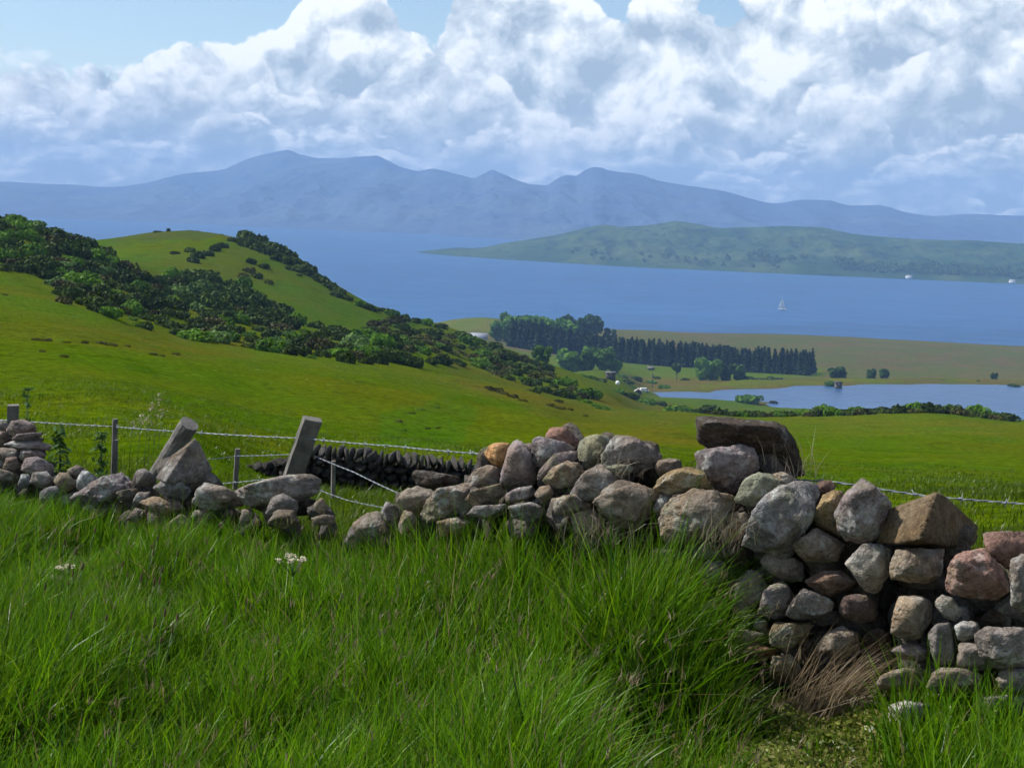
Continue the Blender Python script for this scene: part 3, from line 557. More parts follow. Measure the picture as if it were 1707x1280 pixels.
def scatter(poly, n, gap, y0=30.0, y1=330.0, rx=1.0):
    """image positions spread over a traced outline, at least gap px apart"""
    poly = np.asarray(poly, float); lo = poly.min(0); hi = poly.max(0); out = []; tries = 0
    while len(out) < n and tries < n * 60:
        tries += 1; p_ = lo + (hi - lo) * RNG.random(2)
        if not inpoly(np.array(p_[0]), np.array(p_[1]), poly): continue
        if any(((p_[0] - q[0]) / rx) ** 2 + (p_[1] - q[1]) ** 2 < gap * gap for q in out): continue
        out.append(p_)
    return out
# left hill thicket
for (x, y) in scatter([(-40, 372), (0, 372), (60, 376), (120, 394), (170, 425), (215, 452), (240, 462), (330, 462), (420, 478), (470, 520), (560, 548), (660, 580), (745, 606), (730, 612), (600, 603), (520, 595), (420, 578), (300, 560), (220, 540), (140, 508), (100, 486), (85, 462), (0, 447), (-40, 440)], 215, 9, rx=1.9):
    kd = random.choices(('gorse', 'heath', 'bright', 'pale', 'fern'), (62, 12, 12, 5, 9))[0]
    lab = {'gorse': 'dark green gorse bush in the thicket on the left hillside', 'heath': 'low brownish bush among the gorse on the left hillside', 'bright': 'fresher green shrub among the dark gorse on the left hillside',
           'pale': 'pale grey-green shrub among the dark gorse on the left hillside', 'fern': 'light green bracken clump among the gorse on the left hillside'}[kd]
    zone = 'near the skyline' if y < 415 and x < 200 else ('above the whitish bush' if x < 130 else ('by the left hill foot' if x < 260 else ('below the green knoll' if x < 450 else 'towards the bright round shrub')))
    edge_ = np.interp(x, [0, 100, 220, 420, 600, 745], [447, 486, 540, 578, 603, 608]) - y < 26
    lab = lab.replace('on the left hillside', ('at the field edge ' if edge_ else 'on the left hillside ') + zone)
    bush(kd, x, y + 4, random.uniform(30, 58) * (0.6 if kd == 'fern' else 1.0), lab, 'bush', kd + ' in the left thicket', y0=60, hs=random.uniform(0.95, 1.35))
for (x, y) in ((20, 362), (75, 372), (100, 374), (132, 398), (150, 402), (175, 440), (190, 448)):
    bush('gorse', x, y + 14, random.uniform(40, 58), 'dark gorse bush on the skyline of the left hill', 'bush', 'gorse on the left skyline', y0=60, hs=1.15)
bush('bright', 124, 402, 46, 'tall feathery green shrub sticking up from the left hill skyline', hs=1.6, y0=60)
bush('pale', 98, 478, 46, 'whitish green bush at the lower edge of the left thicket beside the field', y0=60, hs=0.95)
bush('heath', 105, 506, 36, 'dark brown bush at the left tip of the thicket beside the field', y0=60, hs=1.5)
bush('bright', 568, 596, 44, 'bright green round shrub standing at the field edge', y0=60, hs=1.0)
bush('bright', 622, 603, 24, 'small bright green shrub right of the round one at the field edge', y0=60, hs=1.0)
# lower slope thicket
for (x, y) in scatter([(625, 545), (650, 530), (700, 550), (735, 556), (800, 566), (850, 585), (900, 607), (935, 632), (965, 655), (985, 662), (925, 660), (850, 632), (790, 606), (750, 585), (705, 592), (650, 580), (560, 556)], 95, 8, rx=1.8):
    kd = random.choices(('gorse', 'heath', 'bright', 'fern'), (55, 25, 14, 6))[0]
    bush(kd, x, y + 3, random.uniform(24, 46), {'gorse': 'dark green gorse bush on the slope running down towards the reservoir', 'heath': 'brownish heath bush on the slope running down towards the reservoir', 'bright': 'fresh green shrub on the slope running down towards the reservoir', 'fern': 'bracken clump on the slope running down towards the reservoir'}[kd],
         'bush', kd + ' on the lower slope', y0=70, hs=random.uniform(0.75, 1.05))
# crest of the second hill
for i, (x, y) in enumerate([(410, 398), (420, 402), (432, 400), (442, 408), (452, 412), (462, 416), (470, 424), (480, 428), (492, 438), (503, 444), (514, 452), (526, 462), (538, 470), (550, 478), (562, 486), (430, 414), (446, 420), (415, 410), (460, 428), (474, 436), (498, 450)]):
    bush('gorse', x, y + 4, random.uniform(30, 44), 'dark gorse bush on the right-hand crest of the green knoll', 'bush', 'gorse along the knoll crest', y0=150, hs=random.uniform(0.95, 1.25))
for i, (x, y) in enumerate([(600, 508), (612, 513), (625, 516), (640, 518), (652, 525), (662, 530), (676, 532), (690, 535), (710, 540), (735, 545), (560, 492), (578, 498)]):
    bush('gorse' if i % 4 else 'bright', x, y + 3, random.uniform(20, 32), 'bush on the knoll edge against the sea' if i % 4 else 'fresh green shrub on the knoll edge against the sea', 'bush', ('gorse' if i % 4 else 'shrubs') + ' on the knoll edge', y0=140, hs=1.15)
for i, (x, y, w_) in enumerate([(292, 421, 16), (318, 418, 22), (330, 428, 30), (345, 424, 26), (357, 415, 24), (372, 410, 22), (388, 400, 18), (322, 436, 26)]):
    bush('gorse', x, y + 3, w_, 'dark gorse bush in the short line across the green knoll', 'bush', 'gorse line across the knoll', y0=150, hs=1.1)
for i, (x, y, w_, kd) in enumerate([(415, 452, 30, 'heath'), (430, 462, 24, 'gorse'), (420, 437, 22, 'gorse'), (440, 446, 20, 'gorse'), (448, 470, 20, 'heath'), (405, 460, 26, 'heath'), (478, 447, 12, 'gorse'), (500, 458, 12, 'gorse')]):
    bush(kd, x, y + 3, w_, ('rusty brown' if kd == 'heath' else 'small dark') + ' bush below the crest on the knoll slope', 'bush', kd + ' below the knoll crest', y0=140, hs=1.15)
bush('gorse', 263, 384, 16, 'small bush on top of the green knoll, leftmost on its skyline', Y=226, hs=0.6)
bush('gorse', 281, 383, 10, 'tiny upright bush on top of the green knoll against the sea', Y=226, hs=1.7)
bush('gorse', 320, 384, 34, 'flat low bush in the middle of the knoll skyline', Y=226, hs=0.22)
bush('gorse', 369, 386, 10, 'tiny bush at the right of the knoll skyline', Y=226, hs=0.7)
# heath strips in the sloping pasture
for i, (x, y, w_, kd) in enumerate([(812, 646, 24, 'heath'), (826, 650, 28, 'heath'), (840, 656, 28, 'heath'), (856, 661, 24, 'heath'), (870, 667, 18, 'heath'), (918, 676, 20, 'heath'), (932, 680, 22, 'heath'), (950, 682, 18, 'heath'), (975, 692, 14, 'heath'), (930, 668, 20, 'heath'), (766, 608, 26, 'gorse'), (760, 602, 22, 'gorse')]):
    bush(kd, x, y + 2, w_, 'dark heath tussock in the strip across the sloping pasture' if kd == 'heath' else 'dark gorse bush alone in the olive gap of the slope', 'bush', kd + ' across the pasture', y0=50, hs=0.8)
for i, (x, y, w_) in enumerate([(880, 640, 34), (905, 650, 36), (928, 654, 30), (890, 652, 24), (940, 650, 24)]):
    bush('gorse', x, y + 3, w_, 'dark gorse bush at the foot of the slope above the pasture', 'bush', 'gorse at the slope foot', y0=100, hs=0.85)
for i, (x, y, w_) in enumerate([(955, 662, 26), (975, 668, 26), (990, 674, 24), (1005, 680, 26), (1020, 686, 20), (962, 655, 20)]):
    bush('bright', x, y + 3, w_, 'fresh green shrub in the row down the right of the pasture', 'bush', 'shrub row right of the pasture', y0=100, hs=0.6)
# shrubs round the near end of the reservoir
for i, (x, y, w_, kd, lb) in enumerate([(1030, 668, 26, 'bright', ''), (1050, 672, 34, 'gorse', ''), (1075, 674, 34, 'bright', ''), (1100, 676, 30, 'gorse', ''), 
        (1208, 694, 28, 'fern', 'small yellow-green shrub right of the large round bush'), (1150, 690, 30, 'gorse', ''), (1250, 672, 54, 'bright', 'wide green bush on the grassy spit in the reservoir'), (1290, 672, 18, 'heath', 'brown bush at the right end of the grassy spit'),
        (1240, 698, 34, 'bright', ''), (1265, 700, 30, 'gorse', ''), (1300, 694, 24, 'bright', ''), (1225, 700, 30, 'gorse', ''), (1285, 702, 30, 'gorse', ''), (1320, 700, 28, 'gorse', ''), (1378, 676, 14, 'gorse', 'tiny bush on the tip of the grassy spit')]):
    bush(kd, x, y, w_, lb or ('bush' if kd == 'gorse' else 'green shrub') + ' in the hedge below the reservoir', 'bush', None if lb else kd + ' below the reservoir', y0=150 if y > 685 else 250, hs=0.85)
for i in range(50):
    x = 1188 + i * 9.9 + random.uniform(-4, 4); y = np.interp(x, [1188, 1335, 1400, 1480, 1560, 1600, 1640, 1670], [708, 703, 697, 692, 690, 689, 694, 702])
    kd = random.choice(('gorse', 'gorse', 'heath', 'bright'))
    bush(kd, x, y, random.uniform(24, 40) * (1.25 if x > 1480 else 1.0), {'gorse': 'dark gorse bush', 'heath': 'brownish bush', 'bright': 'green shrub'}[kd] + ' in the hedge along the knoll in front of the reservoir', 'bush', kd + ' in the right-hand hedge', Y=121 + random.uniform(-3, 5), hs=random.uniform(0.85, 1.15) * (1.2 if 1540 < x < 1640 else 1))
for x, y, w_ in ((1672, 704, 26), (1690, 706, 30), (1707, 708, 30)):
    bush('bright', x, y, w_, 'green shrub at the right end of the hedge by the picture edge', 'bush', 'shrubs at the right edge', Y=140, hs=0.5)
bush('bright', 1128, 686, 46, 'leafy round bush at the left end of the reservoir', Y=215, hs=1.05)
bush('gorse', 1182, 692, 60, 'largest round bush in front of the reservoir', name='round_bush', Y=200, hs=1.15)
# dark scrub in the scar of the near pasture
for i, (x, y, w_) in enumerate([(665, 705, 18), (672, 718, 16), (662, 730, 14), (685, 690, 16), (700, 684, 18), (728, 680, 14), (712, 715, 14), (678, 738, 14), (748, 700, 10), (730, 715, 12)]):
    bush('fern' if i % 3 else 'heath', x, y, w_, 'low weeds in the small scar in the middle of the pasture', 'weeds', 'weeds in the pasture scar', name='weed_clump', y0=16, hs=0.7)
# rushes in the upper field
for i, (x, y, w_) in enumerate([(60, 566, 20), (78, 567, 20), (110, 570, 14), (142, 571, 16), (170, 572, 20), (186, 574, 18), (212, 576, 18), (70, 586, 14), (108, 594, 18), (255, 590, 16), (293, 590, 16), (270, 592, 12), (8, 491, 12)]):
    bush('rush', x, y + 2, w_, 'brownish rush tuft in the upper left field', 'rushes', 'rush tufts in the upper field', name='rush_tuft', y0=25, hs=random.uniform(0.7, 1.1))
for i in range(16):
    x, y = random.uniform(1330, 1690), random.uniform(705, 850)
    bush('fern', x, y, random.uniform(5, 10), 'small dark weed in the right-hand field', 'weeds', 'weeds in the right field', name='weed_clump', y0=10, hs=0.5)
for i in range(40):
    x, y = random.uniform(10, 620), random.uniform(600, 715)
    bush('fern', x, y, random.uniform(5, 11), 'small dark weed in the left-hand field', 'weeds', 'weeds in the left field', name='weed_clump', y0=12, hs=0.4)

# trees
BROAD = [tree_meshes('broadleaf', 40 + i, 2900) for i in range(4)]
BARE = tree_meshes('thin_tree', 55, 1300, 0.085, 0.40, 0.42, 11)
BROADM = []
for cm, tm in BROAD:
    tm.materials.append(M_bark); cm.materials.append(M_leafA); c2 = cm.copy(); c2.materials.clear(); c2.materials.append(M_leafB); BROADM.append((cm, c2, tm))
BARE[0].materials.append(M_leafB); BARE[1].materials.append(M_bark)
CON = [conifer_meshes('spruce', 70 + i) for i in range(4)]
for cm, tm in CON: cm.materials.append(M_conif); tm.materials.append(M_bark)
_t = 0
def tree(name, px, py, hpx, wide, label, group=None, dark=False, Y=None, y0=200.0, con=False):
    global _t
    if Y is None: x, y, z = hit(px, py, y0)
    else: v = at(px, py, Y); x, y = v.x, v.y; z = gz(x, y)
    H_ = hpx * y / F; r_t = empty(name, (x, y, z), random.random() * 6.28)
    if 'bare trunk' in label: cm, tm = BARE
    elif con: cm, tm = CON[_t % 4]
    else: a_, b_, tm = BROADM[_t % 4]; cm = b_ if dark else a_
    _t += 1
    for nm, me_ in (('crown', cm), ('trunk', tm)):
        o = link(nm, me_, None, r_t)
    r_t.scale = (H_ * wide, H_ * wide, H_); return tag(r_t, label, 'tree', group)
# spruce plantation
for rw in range(4):
    n = 44
    for i in range(n):
        f = i / (n - 1); px = 850 + f * 497 + random.uniform(-3, 3) + rw * 2
        Yp = np.interp(px, [850, 1020, 1200, 1355], [575, 556, 535, 512]) + rw * 5.5 + random.uniform(-1, 1)
        v = at(px, 600, Yp); z = gz(v.x, v.y)
        r_t = empty('spruce_tree', (v.x, v.y, z), random.random() * 6.28); H_ = np.interp(px, [850, 1020, 1355], [10.5, 9.6, 8.8]) * random.uniform(0.9, 1.06)
        cm, tm = CON[random.randrange(4)]
        link('crown', cm, None, r_t); link('trunk', tm, None, r_t); r_t.scale = (H_ * 0.95, H_ * 0.95, H_)
        tag(r_t, ('front row' if rw == 0 else ('second row' if rw == 1 else 'rear')) + ' spruce at the ' + ('left end' if f < 0.3 else ('right end' if f > 0.7 else 'middle')) + ' of the dark plantation block', 'tree', 'spruces of the plantation')
for px, py, hp, wd, dk, lb in [(828, 575, 34, 1.0, 0, 'pale green tree beside the farm roof'), (850, 580, 44, 1.0, 0, 'tree left of the plantation near the farm'), (872, 574, 46, 1.1, 0, 'tall green tree left of the farm grove'), (895, 566, 46, 1.2, 0, 'broad round tree in the farm grove'),
        (918, 562, 44, 1.1, 0, 'tree in the middle of the farm grove'), (940, 566, 46, 1.1, 0, 'large light green tree in front of the farm grove'), (905, 585, 40, 0.9, 1, 'dark tree at the left end of the plantation'), (870, 590, 42, 0.9, 1, 'dark tree below the farm grove'),
        (945, 548, 30, 1.0, 1, 'dark tree behind the farm grove'), (985, 550, 36, 1.25, 1, 'dark round tree standing alone against the sea'), (965, 548, 28, 1.0, 1, 'smaller dark tree left of the lone round tree'), (1013, 548, 16, 0.9, 1, 'small dark tree, left of the pair by the shore'), (1024, 547, 14, 0.9, 1, 'small dark tree, right of the pair by the shore'),
        (840, 560, 18, 1.0, 0, 'small tree in front of the farm roof')]:
    tree('broadleaf_tree', px, py, hp, wd, lb, 'trees round the farm', bool(dk), Y={0: 600, 1: 605}[dk] if py > 560 else 690)
for px, py, hp, wd, lb in [(948, 620, 40, 1.15, 'leftmost round tree of the clump below the plantation'), (980, 622, 40, 1.05, 'middle round tree of the clump below the plantation'), (1008, 616, 38, 1.15, 'rightmost round tree of the clump below the plantation'), (972, 628, 24, 1.0, 'small round tree in front of the clump'), (1027, 624, 24, 1.0, 'light green bushy tree right of the clump'), (905, 610, 30, 1.25, 'dark round tree rising above the gorse slope')]:
    tree('broadleaf_tree', px, py, hp, wd, lb, 'trees below the plantation', Y=440 if px > 920 else 262)
for px, py, hp, wd, dk, lb in [(1128, 632, 28, 0.85, 1, 'thin tree with a bare trunk left of the leafy clump'), (1170, 634, 38, 0.9, 0, 'tallest light green tree above the reservoir bank'), (1190, 634, 36, 0.9, 0, 'light green tree right of the tallest one'), (1210, 634, 30, 1.0, 1, 'grey green tree in the row above the reservoir bank'), (1232, 634, 28, 1.1, 1, 'dark tree in the row above the reservoir bank'),
        (1398, 632, 22, 1.7, 1, 'dark spreading tree alone beyond the valve tower'), (1452, 631, 20, 1.0, 1, 'left tree of the dark pair on the plain'), (1474, 631, 20, 1.1, 1, 'right tree of the dark pair on the plain'), (1657, 632, 16, 0.9, 1, 'small sparse tree far right on the plain')]:
    tree('broadleaf_tree', px, py, hp, wd, lb, 'trees by the reservoir', bool(dk), Y=472 if px < 1300 else 495)
for px, py, w_ in ((1250, 634, 26), (1268, 634, 26), (1286, 634, 22), (1300, 634, 16), (1142, 634, 16)):
    bush('gorse', px, py, w_, 'grey green bush in the hedge above the reservoir bank', 'bush', 'hedge above the reservoir bank', Y=470, hs=0.85)
bush('bright', 1385, 648, 24, 'green bush on the bank beside the valve tower', y0=420, hs=0.7)
bush('gorse', 1690, 648, 26, 'dark bush on the far bank at the right edge', y0=430, hs=0.5)
bush('heath', 1631, 637, 8, 'tiny bush on the far bank near the right edge', y0=430, hs=0.8)
for px, py, w_, kd in ((1000, 640, 26, 'gorse'), (1045, 640, 24, 'gorse'), (1060, 634, 26, 'gorse'), (1085, 640, 20, 'bright'), (1095, 632, 16, 'gorse'), (1040, 628, 20, 'bright'), (1110, 648, 24, 'bright'), (985, 640, 20, 'bright'), (970, 632, 22, 'bright')):
    bush(kd, px, py, w_, ('dark' if kd == 'gorse' else 'green') + ' bush round the sheds left of the reservoir', 'bush', kd + ' round the sheds', y0=280, hs=0.75)
# far wood along the island shore
g = np.random.default_rng(5); cen = []
for lo, hi, dy0, dy1, n in ((1395, 1780, 8, 18, 420), (1430, 1700, 9, 13, 200), (1246, 1300, 8, 26, 46), (1290, 1360, 14, 22, 26), (1130, 1215, 8, 18, 22), (930, 1120, 8, 20, 24)):
    px = lo + (hi - lo) * g.random(n); ysh = np.interp(px, *zip(*ISLE_SHORE)); up_ = dy0 + (dy1 - dy0) * g.random(n)
    Ysh = -SEA * F / (ysh - hor(px)); Yt = Ysh + np.interp(up_, [5, 24], [15, 130])
    cen.append(np.stack([px, Yt], 1))
cen = np.vstack(cen); dg = bpy.context.evaluated_depsgraph_get(); bpy.context.view_layer.update()
V, Q, o_ = [], [], 0
ie = isle.evaluated_get(dg)
for px, Yt in cen:
    x = (px - CX) / F * Yt; x, _, _ = w3(x, Yt, -60.0)
    ok, loc, nn, fi = ie.ray_cast(Vector((x, Yt, 400)), Vector((0, 0, -1)))
    if not ok or loc.z < SEA + 1.5: continue
    r = g.uniform(2.2, 4.2); n = 14; dr = norm(g.normal(size=(n, 3)) + (0, 0, 0.5)); c = np.array(loc) + (0, 0, r * 0.6) + dr * r * np.array([1, 1, 0.9])
    v, q = cards(c, norm(dr + 0.4 * g.normal(size=dr.shape)), np.full(n, r * 0.9), g); V.append(v); Q.append(q + o_); o_ += len(v)
tag(link('shore_wood', np_mesh('shore_wood', np.vstack(V), quads=np.vstack(Q)), M_leafB), 'dark strip of far woodland along the island shore', kind='stuff')

# ------------------------------------------------------------------ buildings and boats
M_white = simple('white_paint', (0.72, 0.72, 0.70), 0.6, bump=0); M_slate = simple('slate_roof', (0.30, 0.31, 0.34), 0.6, bump=0); M_felt = simple('felt_roof', (0.10, 0.10, 0.105), 0.8, bump=0); M_tower = simple('dark_stone', (0.085, 0.08, 0.07), 0.8, bump=0); M_shed = simple('dark_boards', (0.055, 0.045, 0.04), 0.8, bump=0)
M_stonew = simple('rendered_wall', (0.35, 0.33, 0.29), 0.8, bump=0); M_dark = simple('window_glass', (0.02, 0.025, 0.03), 0.2, bump=0, var=0.05)
def box(cx, cy_, cz, sx, sy, sz):
    v = np.array([(cx + a * sx / 2, cy_ + b * sy / 2, cz + c * sz / 2) for a in (-1, 1) for b in (-1, 1) for c in (-1, 1)])
    q = np.array([(0, 1, 3, 2), (4, 6, 7, 5), (0, 4, 5, 1), (2, 3, 7, 6), (0, 2, 6, 4), (1, 5, 7, 3)]); return v, q, None
def part(name, parts, mat, parent): V, Q, T = join(parts); return link(name, np_mesh(name, V, T, Q), mat, parent)
def gable(L, Wd, h0, h1, over=0.25, th=0.15):
    """pitched roof slabs along x"""
    out = []
    for s_ in (-1, 1):
        y0_, y1_ = s_ * (Wd / 2 + over), 0.0; z0_ = h0 - over * (h1 - h0) / (Wd / 2)
        v = np.array([(-L / 2 - over, y0_, z0_), (L / 2 + over, y0_, z0_), (L / 2 + over, y1_, h1), (-L / 2 - over, y1_, h1)]); v2 = v + (0, 0, th)
        out.append((np.vstack([v, v2]), np.array([(0, 1, 2, 3), (7, 6, 5, 4), (0, 4, 5, 1), (1, 5, 6, 2), (2, 6, 7, 3), (3, 7, 4, 0)]), None))
    return out
def house(name, px, py, Y, L, Wd, h0, h1, rz, label, wallm, roofm, cat, chim=False, wins=()):
    v = at(px, py, Y); r = empty(name, (v.x, v.y, gz(v.x, v.y) - 0.1), rz)
    w = box(0, 0, h0 / 2, L, Wd, h0); ends = (np.array([(-L / 2, -Wd / 2, h0), (-L / 2, Wd / 2, h0), (-L / 2, 0, h1), (L / 2, -Wd / 2, h0), (L / 2, Wd / 2, h0), (L / 2, 0, h1)]), None, np.array([(0, 2, 1), (3, 4, 5)]))
    part('wall', [w, ends], wallm, r); rf = part('roof', gable(L, Wd, h0, h1), roofm, r)
    if chim:
        for sx in (-1, 1): part('chimney', [box(sx * (L / 2 - 0.4), 0, h1 + 0.4, 0.7, 0.7, 1.2)], wallm, rf)
    for wx, wz, ww, wh in wins: part('window', [box(wx, -Wd / 2 - 0.01, wz, ww, 0.06, wh)], M_dark, r)
    return tag(r, label, cat)
house('farm_barn', 792, 562, 590, 9.5, 5.0, 1.9, 3.8, 0.12, 'long pale farm roof showing above the gorse slope', M_white, M_slate, 'barn', wins=((-2.5, 1.1, 0.8, 0.9), (1.5, 1.1, 0.8, 0.9)))
house('farmhouse', 856, 552, 640, 5.5, 5.0, 3.2, 5.0, 0.5, 'small white farmhouse peeping out of the trees', M_white, M_slate, 'house', True, ((-1.2, 2.0, 0.8, 1.0), (1.2, 2.0, 0.8, 1.0)))
house('tin_shed', 1017, 648, 320, 1.9, 1.9, 1.7, 1.75, 0.1, 'dark square shed with a grey flat roof left of the reservoir', M_shed, M_felt, 'shed')
house('boat_hut', 1064, 655, 345, 1.7, 1.6, 0.8, 1.4, 1.5, 'tiny hut with a pale gable roof left of the reservoir', M_shed, M_stonew, 'hut')
house('sluice_hut', 1085, 606, 520, 2.2, 1.6, 0.8, 1.2, 0.1, 'low grey shed against the foot of the plantation', M_shed, M_felt, 'shed')
# parked van
v = at(1075, 636, 400); r = empty('parked_van', (v.x, v.y, gz(v.x, v.y) - 0.3), 0.2); r.scale = (0.75, 0.75, 0.75)
bmv = bmesh.new(); prof = [(-1.6, 0.35), (1.5, 0.35), (1.6, 0.9), (1.15, 1.05), (0.8, 1.65), (-1.5, 1.7), (-1.62, 1.2)]
fa = [bmv.verts.new((a, -0.7, b)) for a, b in prof]; fb = [bmv.verts.new((a, 0.7, b)) for a, b in prof]
bmv.faces.new(fa); bmv.faces.new(fb[::-1])
for i in range(len(prof)): j = (i + 1) % len(prof); bmv.faces.new((fa[j], fa[i], fb[i], fb[j]))
bmesh.ops.recalc_face_normals(bmv, faces=bmv.faces); link('body', bm_mesh('van_body', bmv), M_white, r)
part('window', [box(0.75, -0.7, 1.3, 0.5, 0.04, 0.45)], M_dark, r)
for wx in (-1.0, 1.0):
    for wy in (-0.66, 0.66):
        tv, tq, tt = tube([(wx, wy - 0.09, 0.32), (wx, wy + 0.09, 0.32)], [0.32, 0.32], 12); link('wheel', np_mesh('wheel', tv, tt, tq), M_dark, r)
tag(r, 'small white van parked among bushes left of the reservoir', 'van')
# white tank
v = at(1029, 656, 300); tk = empty('water_tank', (v.x, v.y, gz(v.x, v.y)))
tv, tq, tt = tube([(0, 0, 0), (0, 0, 0.5), (0, 0, 0.75), (0, 0, 0.9)], [0.45, 0.45, 0.34, 0.1], 14); link('drum', np_mesh('drum', tv, tt, tq), M_white, tk); part('lid', [box(0, 0, 0.93, 0.2, 0.2, 0.08)], M_slate, tk)
tag(tk, 'small round white tank below the sheds', 'tank')
# utility pole
v = at(1088, 624, 440); r = empty('utility_pole', (v.x, v.y, gz(v.x, v.y)))
tv, tq, tt = tube([(0, 0, -0.2), (0, 0, 4.6)], [0.13, 0.10], 8); link('pole', np_mesh('pole', tv, tt, tq), M_bark, r)
part('crossarm', [box(0, 0, 4.2, 1.1, 0.12, 0.12)], M_bark, r); part('transformer', [box(0.25, -0.2, 3.4, 0.45, 0.4, 0.6)], M_shed, r)
for xx in (-0.45, 0, 0.45): part('insulator', [box(xx, 0, 4.35, 0.08, 0.08, 0.18)], M_white, r)
tag(r, 'short dark utility pole with crossarm in front of the plantation', 'pole')
# valve tower in the reservoir
v = at(1397, 649, 434); r = empty('valve_tower', (v.x, v.y, RES - 1.0)); part('shaft', [box(0, 0, 1.3, 1.9, 1.9, 2.6)], M_tower, r)
part('roof', [box(0, 0, 2.7, 2.4, 2.4, 0.25), box(0, 0, 2.9, 1.6, 1.6, 0.2)], M_shed, r); part('window', [box(-0.3, -0.96, 1.9, 0.5, 0.05, 0.6)], M_dark, r); part('door', [box(0.5, -0.96, 1.75, 0.5, 0.05, 1.0)], M_shed, r)
part('walkway', [box(0, 5.0, 1.6, 0.9, 8.0, 0.15)], M_shed, r)
tag(r, 'small square stone valve tower standing in the reservoir', 'tower')
# white upturned boats behind the hedge
for i, (px, w_) in enumerate(((1502, 1.9), (1513, 1.5))):
    v = at(px, 682, 230); L_ = w_ * 0.55
    sec = [(-1, 0.0, 0.1), (-0.6, 0.32, 0.4), (0, 0.42, 0.5), (0.7, 0.38, 0.46), (1, 0.3, 0.4)]; V = []; Q = []
    for s_, hw, hh in sec:
        for a in np.linspace(0, math.pi, 7): V.append((s_ * L_, math.cos(a) * hw, math.sin(a) * hh))
    for i2 in range(len(sec) - 1):
        for j in range(6): Q.append((i2 * 7 + j, i2 * 7 + j + 1, (i2 + 1) * 7 + j + 1, (i2 + 1) * 7 + j))
    T = [(28, 28 + j, 29 + j) for j in range(1, 6)]
    b_ = empty('rowing_boat', (v.x, v.y, v.z - 0.3)); link('hull', np_mesh('hull', V, T, Q), M_white, b_); part('keel', [box(0, 0, 0.52, L_ * 1.6, 0.06, 0.1)], M_stonew, b_)
    part('trestle', [box(-0.6 * L_, 0, -1.4, 0.12, 0.7, 2.9), box(0.6 * L_, 0, -1.4, 0.12, 0.7, 2.9)], M_stonew, b_)
    tag(b_, ('left' if i == 0 else 'right') + ' one of two white upturned boats showing over the hedge', 'boat', 'upturned boats')
# sailing boat
v = at(1304, 517, 1.0); Yb_ = SEA / v.z; v = at(1304, 517, Yb_); r = empty('sailing_boat', (v.x, v.y, SEA), R(195))
sec = [(-4.2, 0.75, 1.0, -0.1), (-2.5, 1.3, 0.95, -0.3), (0, 1.5, 0.95, -0.4), (2.4, 1.0, 1.05, -0.3), (4.4, 0.05, 1.25, 0.2)]; V = []; Q = []
for x_, hw, top_, bot in sec: V += [(x_, -hw, top_), (x_, -hw * 0.85, bot * 0.5 + top_ * 0.4), (x_, 0, bot), (x_, hw * 0.85, bot * 0.5 + top_ * 0.4), (x_, hw, top_)]
for i in range(4):
    for j in range(4): Q.append((i * 5 + j, i * 5 + j + 1, (i + 1) * 5 + j + 1, (i + 1) * 5 + j))
    Q.append((i * 5 + 4, i * 5, (i + 1) * 5, (i + 1) * 5 + 4))
Q.append((0, 1, 3, 4)); link('hull', np_mesh('hull', V, [(1, 2, 3)], Q), M_white, r)
part('cabin', [box(0.2, 0, 1.25, 3.0, 1.5, 0.5)], M_white, r)
tv, tq, tt = tube([(0.7, 0, 0.9), (0.7, 0, 12.2)], [0.10, 0.07], 6); link('mast', np_mesh('mast', tv, tt, tq), M_stonew, r)
tv, tq, tt = tube([(0.6, 0, 2.0), (-3.2, 0.5, 2.0)], [0.07, 0.05], 6); link('boom', np_mesh('boom', tv, tt, tq), M_stonew, r)
def sail(name, a, b, c, belly, parent):
    V = []; n = 8
    for i in range(n + 1):
        for j in range(n + 1 - i):
            u, w_ = i / n, j / n; p_ = Vector(a) * (1 - u - w_) + Vector(b) * u + Vector(c) * w_; p_.y += belly * 27 * u * w_ * (1 - u - w_); V.append(tuple(p_))
    T = []; k0 = 0
    for i in range(n):
        m_ = n + 1 - i; k1 = k0 + m_
        for j in range(m_ - 1):
            T.append((k0 + j, k1 + j, k0 + j + 1))
            if j < m_ - 2: T.append((k1 + j, k1 + j + 1, k0 + j + 1))
        k0 = k1
    V = np.array(V); nv = len(V); T = np.array(T)
    return link(name, np_mesh(name, np.vstack([V, V + (0, 0.03, 0)]), np.vstack([T, T[:, ::-1] + nv])), M_white, parent)
sail('mainsail', (0.55, 0, 2.2), (-3.1, 0.5, 2.2), (0.6, 0, 12.0), 0.5, r); sail('jib', (4.2, 0, 1.5), (0.9, 0.5, 1.8), (0.85, 0, 10.6), 0.5, r)
tag(r, 'white sailing boat with two sails alone on the blue water', 'boat')
# far white shore cottages on the island
for px, py in ((1517, 464), (1690, 472)):
    ysh = np.interp(px, *zip(*ISLE_SHORE)); Ysh = -SEA * F / (ysh - hor(px)); v = at(px, ysh, Ysh); x = v.x
    b_ = empty('shore_cottage', (x, Ysh + 6, SEA)); part('wall', [box(0, 0, 2, 9, 4, 3.6)], M_white, b_); part('roof', gable(9, 4, 3.8, 5.6), M_slate, b_)
    tag(b_, 'tiny white cottage on the island shore, ' + ('left' if px < 1600 else 'right') + ' of two', 'cottage', 'cottages on the island shore')
